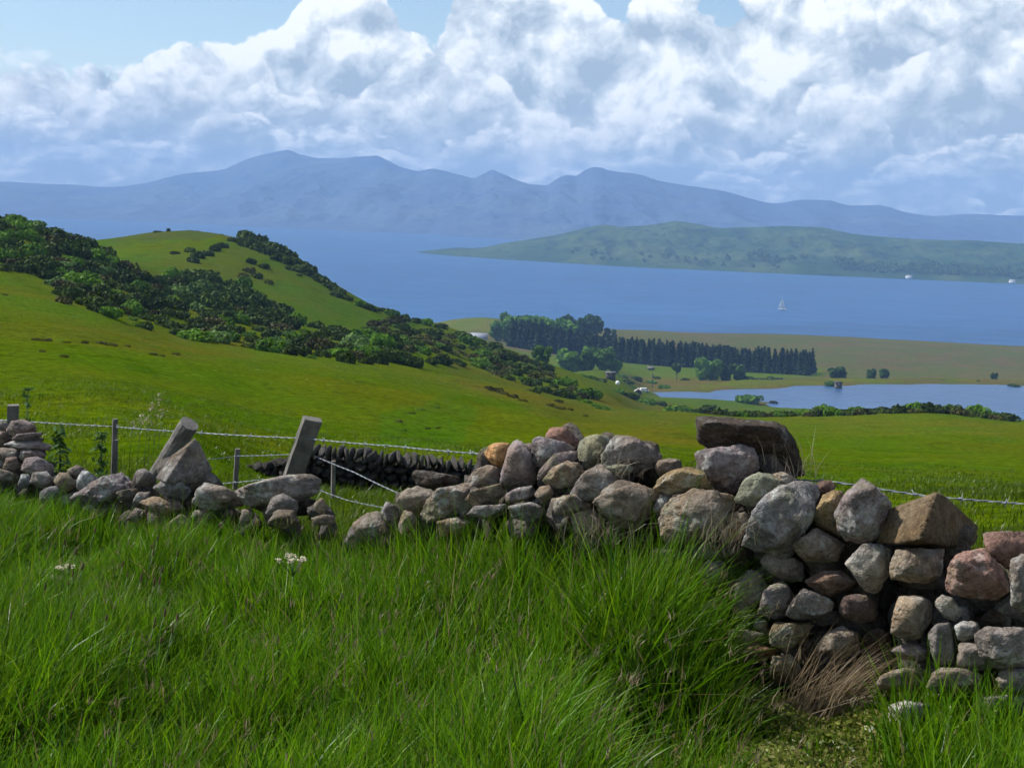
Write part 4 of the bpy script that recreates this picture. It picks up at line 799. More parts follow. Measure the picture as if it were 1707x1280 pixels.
# ------------------------------------------------------------------ stone
def stone_mat(name):
    m, t, p = principled(name)
    oi = t.node('ShaderNodeObjectInfo'); oc = t.node('ShaderNodeTexCoord').outputs['Object']
    oc = t.v('ADD', oc, t.v('SCALE', t.comb(oi.outputs['Random'], oi.outputs['Random'], oi.outputs['Random']), scale=37.0))
    base = oi.outputs['Color']
    n1 = t.noise(oc, 9.0, 6, 0.62, 0.5); n2 = t.noise(oc, 46.0, 5, 0.65); n3 = t.noise(oc, 5.0, 3, 0.5); n4 = t.noise(oc, 150.0, 3, 0.6)
    c = t.mix(t.rng(n1, 0.35, 0.65, 0.0, 0.8), base, t.mix(1.0, base, (0.62, 0.58, 0.56, 1), 'MULTIPLY'))
    c = t.mix(t.rng(n3, 0.46, 0.66, 0.0, 0.55), c, t.mix(1.0, c, (1.30, 1.12, 0.86, 1), 'MULTIPLY'))
    lic = t.m('MULTIPLY', t.rng(t.noise(oc, 11.0, 7, 0.72, 0.3), 0.50, 0.57), t.rng(t.noise(t.v('ADD', oc, (9, 4, 1)), 6.0, 3, 0.5), 0.42, 0.56))
    lic = t.m('MULTIPLY', lic, t.m('MULTIPLY', oi.outputs['Alpha'], t.rng(n2, 0.30, 0.50, 0.35, 1.0)))
    c = t.mix(lic, c, (0.40, 0.42, 0.39, 1))
    stain = t.rng(t.noise(t.v('ADD', oc, (3, 8, 5)), 4.0, 6, 0.68, 0.8), 0.50, 0.62, 0.0, 0.55); c = t.mix(stain, c, t.mix(1.0, c, (0.50, 0.50, 0.50, 1), 'MULTIPLY'))
    grn = t.m('MULTIPLY', t.rng(t.noise(oc, 7.0, 5, 0.65), 0.56, 0.70), 0.4)
    c = t.mix(grn, c, (0.13, 0.15, 0.06, 1))
    c = t.v('SCALE', c, scale=t.m('MULTIPLY', t.rng(n2, 0.3, 0.7, 0.70, 1.30), t.rng(n4, 0.3, 0.7, 0.85, 1.15)))
    t.put(p.inputs['Base Color'], c); p.inputs['Roughness'].default_value = 1.0; p.inputs['Specular IOR Level'].default_value = 0.05
    b = t.node('ShaderNodeBump'); b.inputs['Strength'].default_value = 1.0; b.inputs['Distance'].default_value = 0.022
    hgt = t.m('ADD', t.m('MULTIPLY', n2, 0.6), t.m('ADD', t.m('MULTIPLY', n1, 1.4), t.m('MULTIPLY', n4, 0.2)))
    pit = t.rng(t.voro(oc, 38.0), 0.0, 0.35); hgt = t.m('ADD', hgt, t.m('MULTIPLY', pit, 0.25))
    t.put(b.inputs['Height'], hgt); t.put(p.inputs['Normal'], b.outputs[0]); return m
M_stone = stone_mat('weathered_stone')
def ico_np(sub):
    bm = bmesh.new(); bmesh.ops.create_icosphere(bm, subdivisions=sub, radius=1.0); bm.verts.ensure_lookup_table()
    v = np.array([tuple(a.co) for a in bm.verts]); f = np.array([[a.index for a in q.verts] for q in bm.faces]); bm.free(); return norm(v), f
ICO = {s_: ico_np(s_) for s_ in (2, 3, 4, 5)}
def hull_planes(P):
    bm = bmesh.new()
    for p_ in P: bm.verts.new(tuple(p_))
    res = bmesh.ops.convex_hull(bm, input=bm.verts); bm.normal_update()
    N, D = [], []
    for f in bm.faces:
        n = np.array(f.normal); d_ = n @ np.array(f.verts[0].co)
        if np.linalg.norm(n) < 0.5: continue
        if d_ < 0: n, d_ = -n, -d_
        N.append(n); D.append(max(d_, 0.05))
    bm.free(); return np.array(N), np.array(D)
def rnoise(v, seed, o=4, g=0.5):
    """cheap 3-d noise from three planes of value noise"""
    a = seed * 7.13; return (fbm(v[:, 0] + a, v[:, 1] + v[:, 2] * 0.37, o, g) + fbm(v[:, 1] + a * 1.7, v[:, 2] - v[:, 0] * 0.41, o, g) + fbm(v[:, 2] - a, v[:, 0] + v[:, 1] * 0.53, o, g)) / 1.7
def rock_verts(P, seed, pw=14.0, sub=4, rough=0.045):
    """weathered convex rock through the outline points P; returns verts about their centre"""
    P = np.asarray(P, float); c = (P.max(0) + P.min(0)) / 2; half = np.maximum((P.max(0) - P.min(0)) / 2, 1e-3)
    N, D = hull_planes((P - c) / half); dr, fc = ICO[sub]; pw = pw * 5.0
    q = np.maximum(dr @ N.T / D, 0.0); qm = q.max(1); r = 1.0 / (qm * np.maximum(((q / qm[:, None]) ** pw).sum(1), 1e-9) ** (1 / pw))
    v = dr * r[:, None]; v = v / np.abs(v).max(0)
    w = rnoise(dr * 1.6, seed, 5, 0.55); w2 = rnoise(v * 5.0, seed + 3, 4, 0.62); rid = np.abs(rnoise(v * 2.6, seed + 9, 4, 0.6))
    v = v * (1 + rough * 1.4 * w + rough * 1.5 * w2 - rough * 2.2 * rid + rough * 0.35)[:, None]
    return v * half, c, fc
COLR = {'g': (0.220, 0.197, 0.179), 'p': (0.225, 0.190, 0.185), 't': (0.235, 0.196, 0.152), 'r': (0.258, 0.163, 0.134), 'k': (0.142, 0.099, 0.082), 'o': (0.267, 0.211, 0.125), 'O': (0.440, 0.250, 0.109),
        'd': (0.083, 0.066, 0.054), 'b': (0.204, 0.203, 0.208), 'w': (0.330, 0.315, 0.287), 'n': (0.237, 0.240, 0.172), 'f': (0.143, 0.105, 0.062)}
LICH = {'g': 0.5, 'p': 0.5, 't': 0.35, 'r': 0.2, 'k': 0.1, 'o': 0.3, 'O': 0.1, 'd': 0.15, 'b': 0.9, 'w': 1.0, 'n': 0.8, 'f': 0.0}
REG = {4: (0, 620, 560 / 1707), 5: (500, 660, 560 / 1707), 6: (920, 660, 440 / 1707), 7: (1267, 660, 440 / 1707), 8: (1147, 860, 560 / 1707)}
def Ywall(px):
    k_ = (px - CX) / F; t_ = (1.6 - 4.2 * k_) / (4.2 + 3.2 * k_); return 4.2 + 3.2 * t_
# traced stones: (frame, colour, outline, extra distance, crispness, label)
ST = [
 (6, 'd', [(938,140),(1010,135),(1150,170),(1250,175),(1440,165),(1510,205),(1560,290),(1600,400),(1620,515),(1480,520),(1330,500),(1100,420),(960,300),(945,230)], .30, 16, 'large dark slab boulder tilted on top of the wall'),
 (6, 'p', [(925,375),(980,355),(1090,350),(1200,320),(1290,345),(1325,400),(1335,480),(1250,560),(1180,635),(1060,600),(1020,500),(960,430)], .08, 9, 'purple grey boulder in front of the large dark slab'),
 (6, 'n', [(160,370),(180,300),(240,255),(300,250),(360,270),(385,300),(350,360),(330,420),(230,480),(190,440)], .10, 7, 'round green grey lichened boulder'),
 (6, 'g', [(330,350),(385,300),(420,265),(500,262),(590,290),(660,335),(705,390),(680,440),(600,490),(520,505),(420,500),(350,460),(320,400)], .06, 6, 'large round grey boulder on the wall top'),
 (6, 'n', [(350,460),(420,440),(500,445),(525,480),(470,520),(380,500)], -.05, 9, ''),
 (5, 'r', [(1250,200),(1270,165),(1350,160),(1420,225),(1400,265),(1330,285),(1250,260)], .16, 12, 'pinkish red sandstone on the wall top'),
 (5, 'p', [(1185,220),(1215,205),(1260,225),(1340,250),(1400,265),(1330,300),(1260,340),(1210,365),(1180,340),(1200,270)], .06, 10, ''),
 (5, 'O', [(942,285),(965,250),(1020,238),(1070,245),(1085,290),(1060,340),(1025,375),(985,345),(950,320)], .10, 6, 'smooth orange tan round stone at the left end of the high wall'),
 (5, 'p', [(1060,270),(1085,230),(1130,235),(1155,260),(1175,330),(1205,400),(1190,450),(1110,465),(1015,450),(1030,380)], -.02, 11, 'tall lilac grey stone set on end'),
 (5, 'g', [(1140,245),(1170,240),(1195,270),(1190,320),(1150,310)], .14, 10, ''),
 (5, 'p', [(1205,430),(1215,380),(1260,330),(1340,295),(1405,280),(1410,320),(1340,345),(1280,380),(1240,425)], .0, 11, ''),
 (5, 't', [(1240,420),(1290,360),(1360,330),(1420,340),(1455,400),(1400,450),(1310,470),(1250,450)], -.04, 10, ''),
 (5, 'g', [(1380,510),(1440,440),(1480,370),(1520,345),(1560,380),(1640,430),(1600,490),(1510,530),(1420,540)], -.06, 12, ''),
 (6, 't', [(270,690),(330,620),(420,555),(470,545),(620,590),(700,610),(660,690),(560,860),(450,850),(340,770)], -.10, 12, ''),
 (6, 'g', [(655,740),(690,660),(740,630),(775,650),(730,730),(690,770)], -.02, 10, ''),
 (6, 'o', [(660,600),(700,530),(760,490),(860,460),(960,480),(1020,530),(1030,600),(900,610),(800,610),(740,640)], .0, 9, ''),
 (6, 'g', [(665,470),(690,420),(750,405),(820,410),(840,450),(790,490),(700,515)], .10, 10, ''),
 (6, 't', [(695,800),(740,700),(830,630),(920,605),(1060,610),(1180,650),(1190,720),(1130,800),(1100,880),(1000,930),(880,945),(770,960),(710,900)], -.10, 8, 'broad tan grey boulder low in the wall above the grass'),
 (6, 'n', [(1180,680),(1240,580),(1260,530),(1340,490),(1420,510),(1480,570),(1440,630),(1380,660),(1330,710),(1250,710)], .0, 9, ''),
 (6, 't', [(1420,510),(1490,490),(1580,540),(1570,585),(1490,590)], .10, 10, ''),
 (6, 'o', [(1115,860),(1130,790),(1180,745),(1250,750),(1270,800),(1230,880),(1180,940),(1120,960)], -.02, 9, ''),
 (6, 'b', [(1230,960),(1260,870),(1340,800),(1400,690),(1460,590),(1590,555),(1700,575),(1720,650),(1690,760),(1620,900),(1560,1010),(1500,1040),(1420,1010),(1300,1000)], -.06, 10, 'large tilted blue grey lichened boulder'),
 (7, 'k', [(340,600),(380,560),(450,545),(490,580),(470,620),(390,690),(350,720)], .10, 12, ''),
 (7, 'o', [(335,800),(370,720),(410,640),(470,615),(540,620),(520,690),(500,780),(510,860),(525,910),(440,880),(380,850)], .02, 9, ''),
 (7, 'p', [(480,760),(520,680),(600,620),(620,570),(660,540),(700,560),(740,600),(790,650),(850,700),(820,760),(790,850),(750,920),(660,960),(560,930),(500,870)], -.02, 9, 'pitted lilac grey boulder beside the brown wedge stone'),
 (7, 'f', [], .0, 40, 'smooth brown wedge shaped stone on top of the wall'),
 (7, 't', [(215,960),(365,850),(550,955),(490,1070),(290,1075),(240,1010)], -.02, 16, ''),
 (7, 'g', [(0,1060),(50,1010),(200,1070),(290,1080),(280,1200),(150,1190),(20,1110)], .02, 9, ''),
 (8, 'k', [(600,330),(680,280),(780,275),(880,350),(780,385),(720,412),(620,362)], .0, 10, 'dark red pitted stone in the wall face'),
 (8, 'w', [(800,240),(900,140),(970,150),(1025,170),(1020,290),(960,390),(900,380),(860,310)], -.03, 13, 'white lichened stone in the wall face under the wedge'),
 (8, 't', [(1025,250),(1060,175),(1110,165),(1300,170),(1290,300),(1240,335),(1200,342),(1110,332),(1030,320)], -.02, 18, ''),
 (8, 'r', [(1310,370),(1320,250),(1390,185),(1510,165),(1570,230),(1620,320),(1640,390),(1560,420),(1440,415),(1350,410)], -.04, 9, 'reddish layered stone near the right edge'),
 (8, 'r', [(1490,90),(1600,78),(1740,85),(1760,150),(1720,260),(1640,280),(1560,225),(1520,160)], .04, 12, ''),
 (8, 'g', [(1640,220),(1707,190),(1780,220),(1790,460),(1700,490),(1640,450)], -.08, 11, ''),
 (8, 'k', [(770,460),(800,405),(900,395),(950,440),(960,520),(880,550),(790,510)], .02, 11, ''),
 (8, 'g', [(540,420),(590,370),(650,380),(755,460),(640,515),(540,530),(500,500)], -.03, 12, ''),
 (8, 'p', [(355,490),(380,420),(460,330),(500,340),(520,400),(545,420),(510,505),(440,525)], -.02, 11, ''),
 (8, 'p', [(225,470),(240,340),(310,275),(370,290),(400,360),(350,460),(290,520)], .0, 9, ''),
 (8, 't', [(1030,600),(1040,500),(1070,410),(1180,405),(1235,430),(1240,520),(1190,615),(1140,635)], -.03, 15, ''),
 (8, 'w', [(1245,440),(1290,400),(1340,415),(1390,480),(1370,535),(1300,515)], -.01, 9, ''),
 (8, 'b', [(1370,460),(1420,455),(1430,530),(1380,540)], .04, 10, ''),
 (8, 'w', [(1355,560),(1400,530),(1470,545),(1480,600),(1400,645),(1370,620)], .0, 10, ''),
 (8, 'g', [(1450,600),(1520,560),(1560,590),(1700,570),(1760,600),(1750,760),(1570,775),(1480,710)], -.04, 12, ''),
 (8, 'g', [(1220,600),(1260,550),(1330,540),(1345,640),(1355,745),(1260,755),(1235,690)], -.02, 14, ''),
 (8, 'g', [(1370,760),(1380,650),(1460,640),(1560,700),(1570,765),(1480,785)], .0, 11, ''),
 (8, 'p', [(1030,680),(1100,650),(1180,655),(1240,690),(1190,735),(1080,725)], .0, 10, ''),
 (8, 't', [(1210,870),(1240,800),(1290,770),(1440,775),(1490,810),(1480,890),(1390,908),(1280,898)], -.04, 16, ''),
 (8, 't', [(950,860),(1000,800),(1110,770),(1170,790),(1215,840),(1140,912),(1050,885)], -.02, 11, ''),
 (8, 'w', [(1010,1060),(1020,960),(1110,940),(1240,960),(1250,1040),(1200,1105),(1080,1115)], -.10, 11, 'pale squarish stone at the foot of the wall'),
 (8, 't', [(665,680),(680,610),(780,560),(860,590),(870,690),(770,725)], .0, 10, ''),
 (8, 'o', [(415,600),(440,540),(520,540),(630,545),(590,630),(500,685),(420,655)], -.02, 14, ''),
 (8, 'o', [(190,620),(200,580),(290,575),(400,600),(380,645),(260,665)], -.03, 10, ''),
 (8, 'r', [(170,700),(230,650),(350,640),(450,680),(420,725),(270,740)], -.02, 10, ''),
 (8, 'o', [(415,800),(430,710),(520,705),(575,770),(520,845),(440,855)], -.02, 11, ''),
 (8, 'd', [(1480,520),(1540,470),(1640,480),(1640,565),(1560,570)], .10, 9, ''),
 (8, 'g', [(1195,965),(1210,895),(1285,905),(1300,970)], .0, 12, ''),
 (8, 'd', [(150,190),(160,130),(250,190),(320,220),(300,260)], .06, 9, ''),
 (8, 't', [(330,570),(340,510),(400,530),(415,605)], .03, 10, ''),
 (8, 'g', [(1560,830),(1600,780),(1740,770),(1760,890),(1600,905)], .0, 12, ''),
 (8, 'd', [(880,620),(960,560),(1030,620),(1020,680),(930,690)], .08, 10, ''),
 (8, 'g', [(620,470),(760,480),(780,540),(680,560),(620,530)], .08, 10, ''),
 (8, 'd', [(560,640),(660,620),(670,720),(600,740)], .08, 10, ''),
 (8, 'd', [(200,760),(400,740),(420,860),(240,880)], .08, 9, ''),
 (8, 'd', [(1290,920),(1470,915),(1480,990),(1320,1000)], .06, 10, ''),
 (8, 'g', [(1480,920),(1600,915),(1740,900),(1760,1010),(1500,1020)], .02, 10, ''),
 (8, 't', [(820,930),(960,900),(1010,950),(1000,1040),(860,1050)], .05, 10, ''),
 (6, 't', [(640,1000),(700,975),(850,1000),(850,1060),(700,1080)], -.02, 10, ''),
 (6, 'g', [(870,960),(1020,960),(1110,985),(1080,1060),(900,1060)], .0, 10, ''),
 (6, 'g', [(940,1120),(1010,1060),(1120,1075),(1140,1180),(1000,1220)], -.02, 9, ''),
 (6, 'd', [(480,900),(560,870),(680,800),(700,930),(620,980)], .06, 10, ''),
 (6, 'g', [(120,640),(220,520),(300,470),(420,540),(300,640),(200,700)], -.04, 12, ''),
 (6, 't', [(120,760),(250,720),(340,800),(300,900),(150,880)], -.06, 10, ''),
 (5, 'd', [(575,410),(585,375),(650,380),(720,405),(815,420),(780,450),(690,480),(600,450)], .35, 12, 'dark flat slab lying behind the broken wall end'),
 (5, 't', [(490,530),(530,480),(600,460),(700,490),(660,540),(620,620),(540,575)], -.02, 7, 'smooth brown rounded stone at the broken wall end'),
 (5, 'g', [(620,600),(650,530),(740,480),(830,450),(920,430),(900,500),(800,545),(730,630),(650,650)], -.05, 10, 'long grey slab leaning at the broken wall end'),
 (5, 'g', [(830,470),(900,400),(970,350),(1030,370),(1025,430),(940,465),(850,500)], .04, 10, ''),
 (5, 't', [(845,520),(920,475),(1010,445),(1040,490),(1000,545),(880,565)], -.10, 9, ''),
 (5, 'g', [(845,600),(890,560),(980,560),(1050,550),(1045,595),(950,630)], -.12, 9, ''),
 (5, 'p', [(410,590),(440,535),(500,570),(510,620),(480,680),(430,640)], -.04, 10, ''),
 (5, 't', [(500,660),(530,580),(570,590),(605,640),(570,690),(520,710)], -.10, 9, ''),
 (5, 't', [(270,650),(330,600),(400,580),(430,640),(470,700),(460,770),(380,770),(290,710)], -.10, 10, ''),
 (5, 'p', [(1040,500),(1100,470),(1180,455),(1200,500),(1110,540),(1050,545)], -.08, 10, ''),
 (5, 't', [(1190,500),(1220,460),(1270,455),(1290,500),(1230,550)], -.10, 10, ''),
 (5, 'g', [(225,745),(260,660),(300,680),(345,725),(300,770)], -.06, 10, ''),
 (5, 't', [(60,620),(120,600),(180,610),(170,650),(80,660)], -.05, 9, ''),
 (5, 't', [(700,640),(800,610),(860,640),(820,700),(720,710)], -.1, 9, ''), (5, 'g', [(1060,560),(1180,540),(1250,590),(1180,640),(1080,620)], -.12, 9, ''), (5, 't', [(1280,520),(1400,500),(1480,560),(1420,620),(1300,600)], -.12, 9, ''),
 (4, 'g', [(1200,605),(1290,565),(1440,525),(1560,520),(1620,550),(1605,620),(1500,670),(1400,660),(1260,680)], .0, 9, 'long flat grey slab tipped on the fallen stones'),
 (4, 'd', [(1270,680),(1400,650),(1530,640),(1600,650),(1590,720),(1420,740)], .10, 9, ''),
 (4, 'g', [(795,540),(870,430),(985,345),(1020,390),(1070,490),(1040,550),(985,595),(900,565)], .05, 18, 'dark triangular stone standing at the leaning round post'),
 (4, 'b', [(780,590),(830,540),(900,530),(975,600),(940,655),(850,640)], -.05, 10, ''),
 (4, 't', [(710,660),(780,630),(900,650),(945,695),(850,730),(760,710)], -.10, 7, ''),
 (4, 'g', [(985,660),(1000,600),(1040,560),(1130,580),(1210,620),(1240,680),(1120,700),(1030,695)], -.05, 10, ''),
 (4, 'p', [(360,640),(440,580),(540,530),(620,510),(700,580),(685,625),(560,645),(490,695),(420,685)], .0, 10, ''),
 (4, 'd', [(590,610),(690,590),(720,640),(610,655)], .02, 9, ''),
 (4, 'b', [(200,665),(205,610),(290,575),(310,610),(280,660)], -.08, 12, ''),
 (4, 't', [(275,560),(300,510),(340,510),(390,590),(320,615)], -.02, 13, ''),
 (4, 'b', [(390,540),(420,500),(480,530),(520,560),(440,605),(390,590)], .0, 10, ''),
 (4, 'g', [(340,500),(390,470),(430,490),(430,545),(370,545)], .04, 9, ''),
 (4, 'p', [(105,500),(130,440),(190,430),(275,480),(255,515),(180,525)], .0, 9, ''),
 (4, 'g', [(150,560),(170,510),(240,505),(285,560),(220,595)], -.05, 9, ''),
 (4, 'b', [(90,575),(110,520),(150,520),(160,570),(110,595)], -.06, 9, ''),
 (4, 'p', [(95,435),(110,395),(180,390),(235,420),(215,445),(120,455)], .02, 9, ''),
 (4, 'p', [(20,370),(60,350),(200,350),(262,375),(240,400),(120,395)], .0, 10, ''),
 (4, 'p', [(30,300),(60,250),(120,240),(175,270),(188,300),(130,322),(60,322)], .02, 11, 'angular mauve stone topping the heap at the far left'),
 (4, 'p', [(60,345),(90,315),(222,305),(195,340),(110,350)], -.01, 10, ''),
 (4, 'p', [(-20,350),(-10,300),(40,305),(45,345),(10,365)], .0, 9, ''), (4, 'g', [(-20,430),(-10,385),(80,388),(98,430),(50,455)], .0, 9, ''), (4, 'p', [(10,495),(30,440),(80,430),(112,480),(70,515)], -.02, 9, ''),
 (4, 'g', [(-30,290),(-10,245),(35,255),(45,290),(20,310)], .05, 9, ''), (4, 'g', [(-20,550),(-10,490),(60,505),(102,530),(80,570)], -.04, 9, ''), (4, 'g', [(-40,470),(-30,420),(20,430),(20,490)], .0, 9, ''),
 (4, 'g', [(695,575),(690,500),(740,490),(795,540),(775,580)], .06, 10, ''), (4, 'g', [(960,745),(990,700),(1070,705),(1065,750)], -.10, 8, ''), (4, 'd', [(1135,790),(1140,700),(1190,690),(1228,740),(1212,795)], -.02, 10, ''),
 (4, 't', [(1215,765),(1230,700),(1280,692),(1295,735),(1240,785)], -.08, 11, ''), (4, 'g', [(1350,720),(1380,640),(1440,618),(1512,660),(1500,725),(1400,735)], -.08, 8, ''), (4, 't', [(1360,770),(1400,700),(1490,700),(1525,765),(1440,795)], -.12, 8, ''),
 (4, 't', [(1595,665),(1640,640),(1665,690),(1640,725),(1600,705)], -.02, 10, ''), (4, 't', [(645,745),(690,690),(745,710),(700,775)], -.08, 9, ''), (4, 'g', [(1035,535),(1060,505),(1100,560),(1060,580)], .12, 10, ''),
 (4, 'g', [(675,665),(700,610),(765,610),(745,670)], -.02, 10, ''), (4, 't', [(835,795),(930,720),(970,760),(900,825)], -.10, 9, ''), (4, 'd', [(1040,690),(1130,680),(1140,760),(1060,770)], .0, 9, ''),
 (4, 'g', [(420,690),(500,660),(600,650),(640,700),(520,740)], .02, 9, ''), (4, 'g', [(300,640),(380,610),(400,660),(320,690)], .03, 9, ''), (4, 'd', [(940,650),(1000,640),(1010,700),(950,710)], .06, 9, ''),
]
RIDGE = {'dark triangular stone standing at the leaning round post': [(845, 556, -.17), (955, 375, -.07), (1040, 540, .0), (985, 590, -.02)],
         'large dark slab boulder tilted on top of the wall': [(960, 160, -.16), (1430, 195, -.20), (1180, 195, -.20), (1540, 330, -.10), (1000, 300, -.03), (1560, 480, .0)]}
WALL_ORG = at(900, 1150, 5.3); WALL_ORG.z = gz(WALL_ORG.x, WALL_ORG.y)
wall = tag(empty('dry_stone_wall', WALL_ORG), 'tumbled dry stone wall of grey and red boulders across the foreground grass', 'wall')
FILL = []
for si, (rg, cc, pts, dy, pw, lb) in enumerate(ST):
    ox, oy, sc = REG[rg]; rr = random.Random(900 + si); sub = 4
    if not pts:                                   # the brown wedge: two clean faces meeting in a ridge
        ringp = [(750,950,.05),(810,740,.08),(1150,615,.0),(1190,640,.06),(1425,855,.32),(1390,975,.30),(1200,975,.06),(1040,930,-.16),(880,958,-.06),(1100,650,.14),(1300,760,.30),(1350,960,.34),(860,745,.26),(820,940,.24)]
        Y0 = Ywall(1560) + 0.10; P = [at(ox + a * sc, oy + b * sc, Y0 + c) for a, b, c in ringp]; rough = 0.012; sub = 5
    else:
        pp = np.array([(ox + a * sc, oy + b * sc) for a, b in pts]); cxy = (pp.max(0) + pp.min(0)) / 2; wpx, hpx = pp.max(0) - pp.min(0); pp = cxy + (pp - cxy) * 1.035
        lean = 0.10 * (1000 - cxy[1]) / 300 if cxy[0] > 1150 else 0.05 * (850 - cxy[1]) / 100
        Y0 = Ywall(cxy[0]) + dy + lean
        wm_, hm_ = wpx * Y0 / F, hpx * Y0 / F; T_ = min(0.42, 0.85 * min(wm_, hm_) + 0.15 * max(wm_, hm_))
        yaw = -0.55                               # wall face turned towards the left
        P = []
        def put(a, b, d_): P.append(at(a, b, Y0 + d_ + (-(a - cxy[0]) * Y0 / F) * 0.0))
        for a, b in pp: put(a, b, rr.uniform(-0.16, 0.22) * T_)
        fa_ = rr.uniform(0, 6.28); fr_ = RIDGE.get(lb)
        if fr_:
            for a, b, d_ in fr_: put(ox + a * sc, oy + b * sc, d_)
        for i in range(0 if fr_ else (4 if pw > 8 else 7)):       # a few corners of the face turned to us
            an = fa_ + 6.2832 * i / (4 if pw > 8 else 7) + rr.uniform(-.3, .3); k_ = rr.uniform(0.52, 0.86) if pw > 8 else rr.uniform(0.3, 0.6)
            put(cxy[0] + wpx / 2 * math.cos(an) * k_, cxy[1] + hpx / 2 * math.sin(an) * k_ - hpx * 0.05, -T_ * rr.uniform(0.22, 0.46))
        for i, (a, b) in enumerate(pp):
            if i % 2 == 0: k_ = rr.uniform(0.6, 0.85); put(cxy[0] + (a - cxy[0]) * k_, cxy[1] + (b - cxy[1]) * k_, T_ * rr.uniform(0.4, 0.6))
        rough = 0.05 if pw < 14 else 0.028; sub = 5 if max(wpx, hpx) > 90 else (4 if max(wpx, hpx) > 40 else 3)
        for j in range(2):
            if lb and 'flat slab' in lb: continue
            FILL.append((cxy[0] + rr.uniform(-.2, .2) * wpx, cxy[1] + hpx * (0.18 + 0.25 * j), Y0 + T_ * 0.5 + 0.08 + 0.16 * j, 0.36 * min(wm_, hm_) + 0.05))
    v, c, fc = rock_verts(P, si + 1, pw * 1.0, sub, rough)
    me_ = np_mesh('stone', v, tris=fc, smooth=True)
    o = link('stone', me_, M_stone, wall); o.location = Vector(c) - WALL_ORG
    h_, s_ = rr.uniform(0.86, 1.14), rr.uniform(-0.02, 0.02); b_ = COLR[cc]
    o.color = (b_[0] * h_ + s_ * 0.3, b_[1] * h_, b_[2] * h_ - s_ * 0.3, LICH[cc])
    if lb: o['label'] = lb
tops = {}
for rg, cc, pts, dy, pw, lb in ST:
    ox, oy, sc = REG[rg]; q = np.array(pts or [(750, 950), (1150, 615), (1425, 855)]) * sc + (ox, oy)
    for b_ in range(int(q[:, 0].min() // 20), int(q[:, 0].max() // 20) + 1): tops[b_] = min(tops.get(b_, 9999), q[:, 1].min())
for b_ in range(44, 89):                            # hearting packed behind the standing length of wall
    tp_ = max(tops.get(b_ + d_, 900) for d_ in (-2, -1, 0, 1, 2)) + 75
    for py in np.arange(tp_, 1260, 24): FILL.append((b_ * 20 + random.uniform(-8, 8), py + random.uniform(-8, 8), Ywall(b_ * 20) + 0.30 + 0.10 * (1000 - py) / 300 + random.uniform(-.04, .06), random.uniform(0.055, 0.085)))
parts = []
for i, (px, py, Y, s_) in enumerate(FILL):
    if px < 640: s_ *= 0.8
    rr = np.random.default_rng(i); sc3 = s_ * (0.8 + 0.5 * rr.random(3)); v, _, fc = rock_verts(norm(rr.normal(size=(12, 3))) * (0.8 + 0.4 * rr.random((12, 1))), i + 5, 12, 3, 0.04); v = v * sc3
    p_ = at(px, py, Y); zg = gz(p_.x, p_.y); p_.z = max(p_.z - 0.02, zg - 0.02); parts.append((v + np.array(p_ - WALL_ORG), None, fc))
V, Q, T = join(parts); o = link('rubble_hearting', np_mesh('rubble_hearting', V, T, smooth=True), M_stone, wall); o.color = (0.10, 0.09, 0.08, 0.1); o['kind'] = 'stuff'

# second wall, in shade beyond the fence
ROCKS = []
for i in range(8):
    g = np.random.default_rng(300 + i); P = norm(g.normal(size=(16, 3))) * (0.8 + 0.4 * g.random((16, 1))) * np.array([1, 1, 1]); v, c, fc = rock_verts(P, i + 31, 14, 3, 0.05)
    v = v / np.abs(v).max(0); m_ = np_mesh('stone', v, tris=fc, smooth=True); m_.materials.append(M_stone); ROCKS.append(m_)
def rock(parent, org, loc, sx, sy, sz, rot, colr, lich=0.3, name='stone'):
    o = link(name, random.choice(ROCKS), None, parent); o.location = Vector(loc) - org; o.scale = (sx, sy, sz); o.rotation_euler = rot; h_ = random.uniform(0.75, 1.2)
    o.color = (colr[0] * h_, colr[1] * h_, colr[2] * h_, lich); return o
W2 = [(398, 776, 13.0), (440, 766, 13.0), (480, 758, 13.1), (525, 744, 13.2), (600, 750, 13.4), (700, 759, 13.7), (800, 770, 14.0), (850, 776, 14.2)]
def w2(px): a = np.array(W2); return np.interp(px, a[:, 0], a[:, 1]), np.interp(px, a[:, 0], a[:, 2])
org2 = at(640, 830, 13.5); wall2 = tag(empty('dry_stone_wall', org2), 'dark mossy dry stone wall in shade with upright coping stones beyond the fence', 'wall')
px = 520.0
while px < 850:                                     # coping, each stone set on edge
    w_ = random.uniform(9, 15); ty, Y = w2(px + w_ / 2); hh = random.uniform(16, 23); c = at(px + w_ / 2, ty + hh * 0.5 + random.uniform(-3, 2), Y)
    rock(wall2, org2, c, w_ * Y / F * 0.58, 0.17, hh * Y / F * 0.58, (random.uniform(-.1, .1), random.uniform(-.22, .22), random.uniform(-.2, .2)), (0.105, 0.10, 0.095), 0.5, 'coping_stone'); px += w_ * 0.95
for cr in range(6):
    px = 398.0 + random.uniform(0, 10)
    while px < 850:
        w_ = random.uniform(11, 24); ty, Y = w2(px + w_ / 2); top = ty + (20 if px > 518 else 4); hh = 13.0
        c = at(px + w_ / 2, top + hh * (cr + 0.5) + random.uniform(-1.5, 1.5), Y - 0.04 + cr * 0.01)
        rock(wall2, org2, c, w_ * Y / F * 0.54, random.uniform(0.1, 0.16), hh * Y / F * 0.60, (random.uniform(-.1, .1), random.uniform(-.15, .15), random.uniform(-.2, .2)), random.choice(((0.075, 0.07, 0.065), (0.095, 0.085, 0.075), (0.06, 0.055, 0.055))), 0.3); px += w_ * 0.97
parts = []
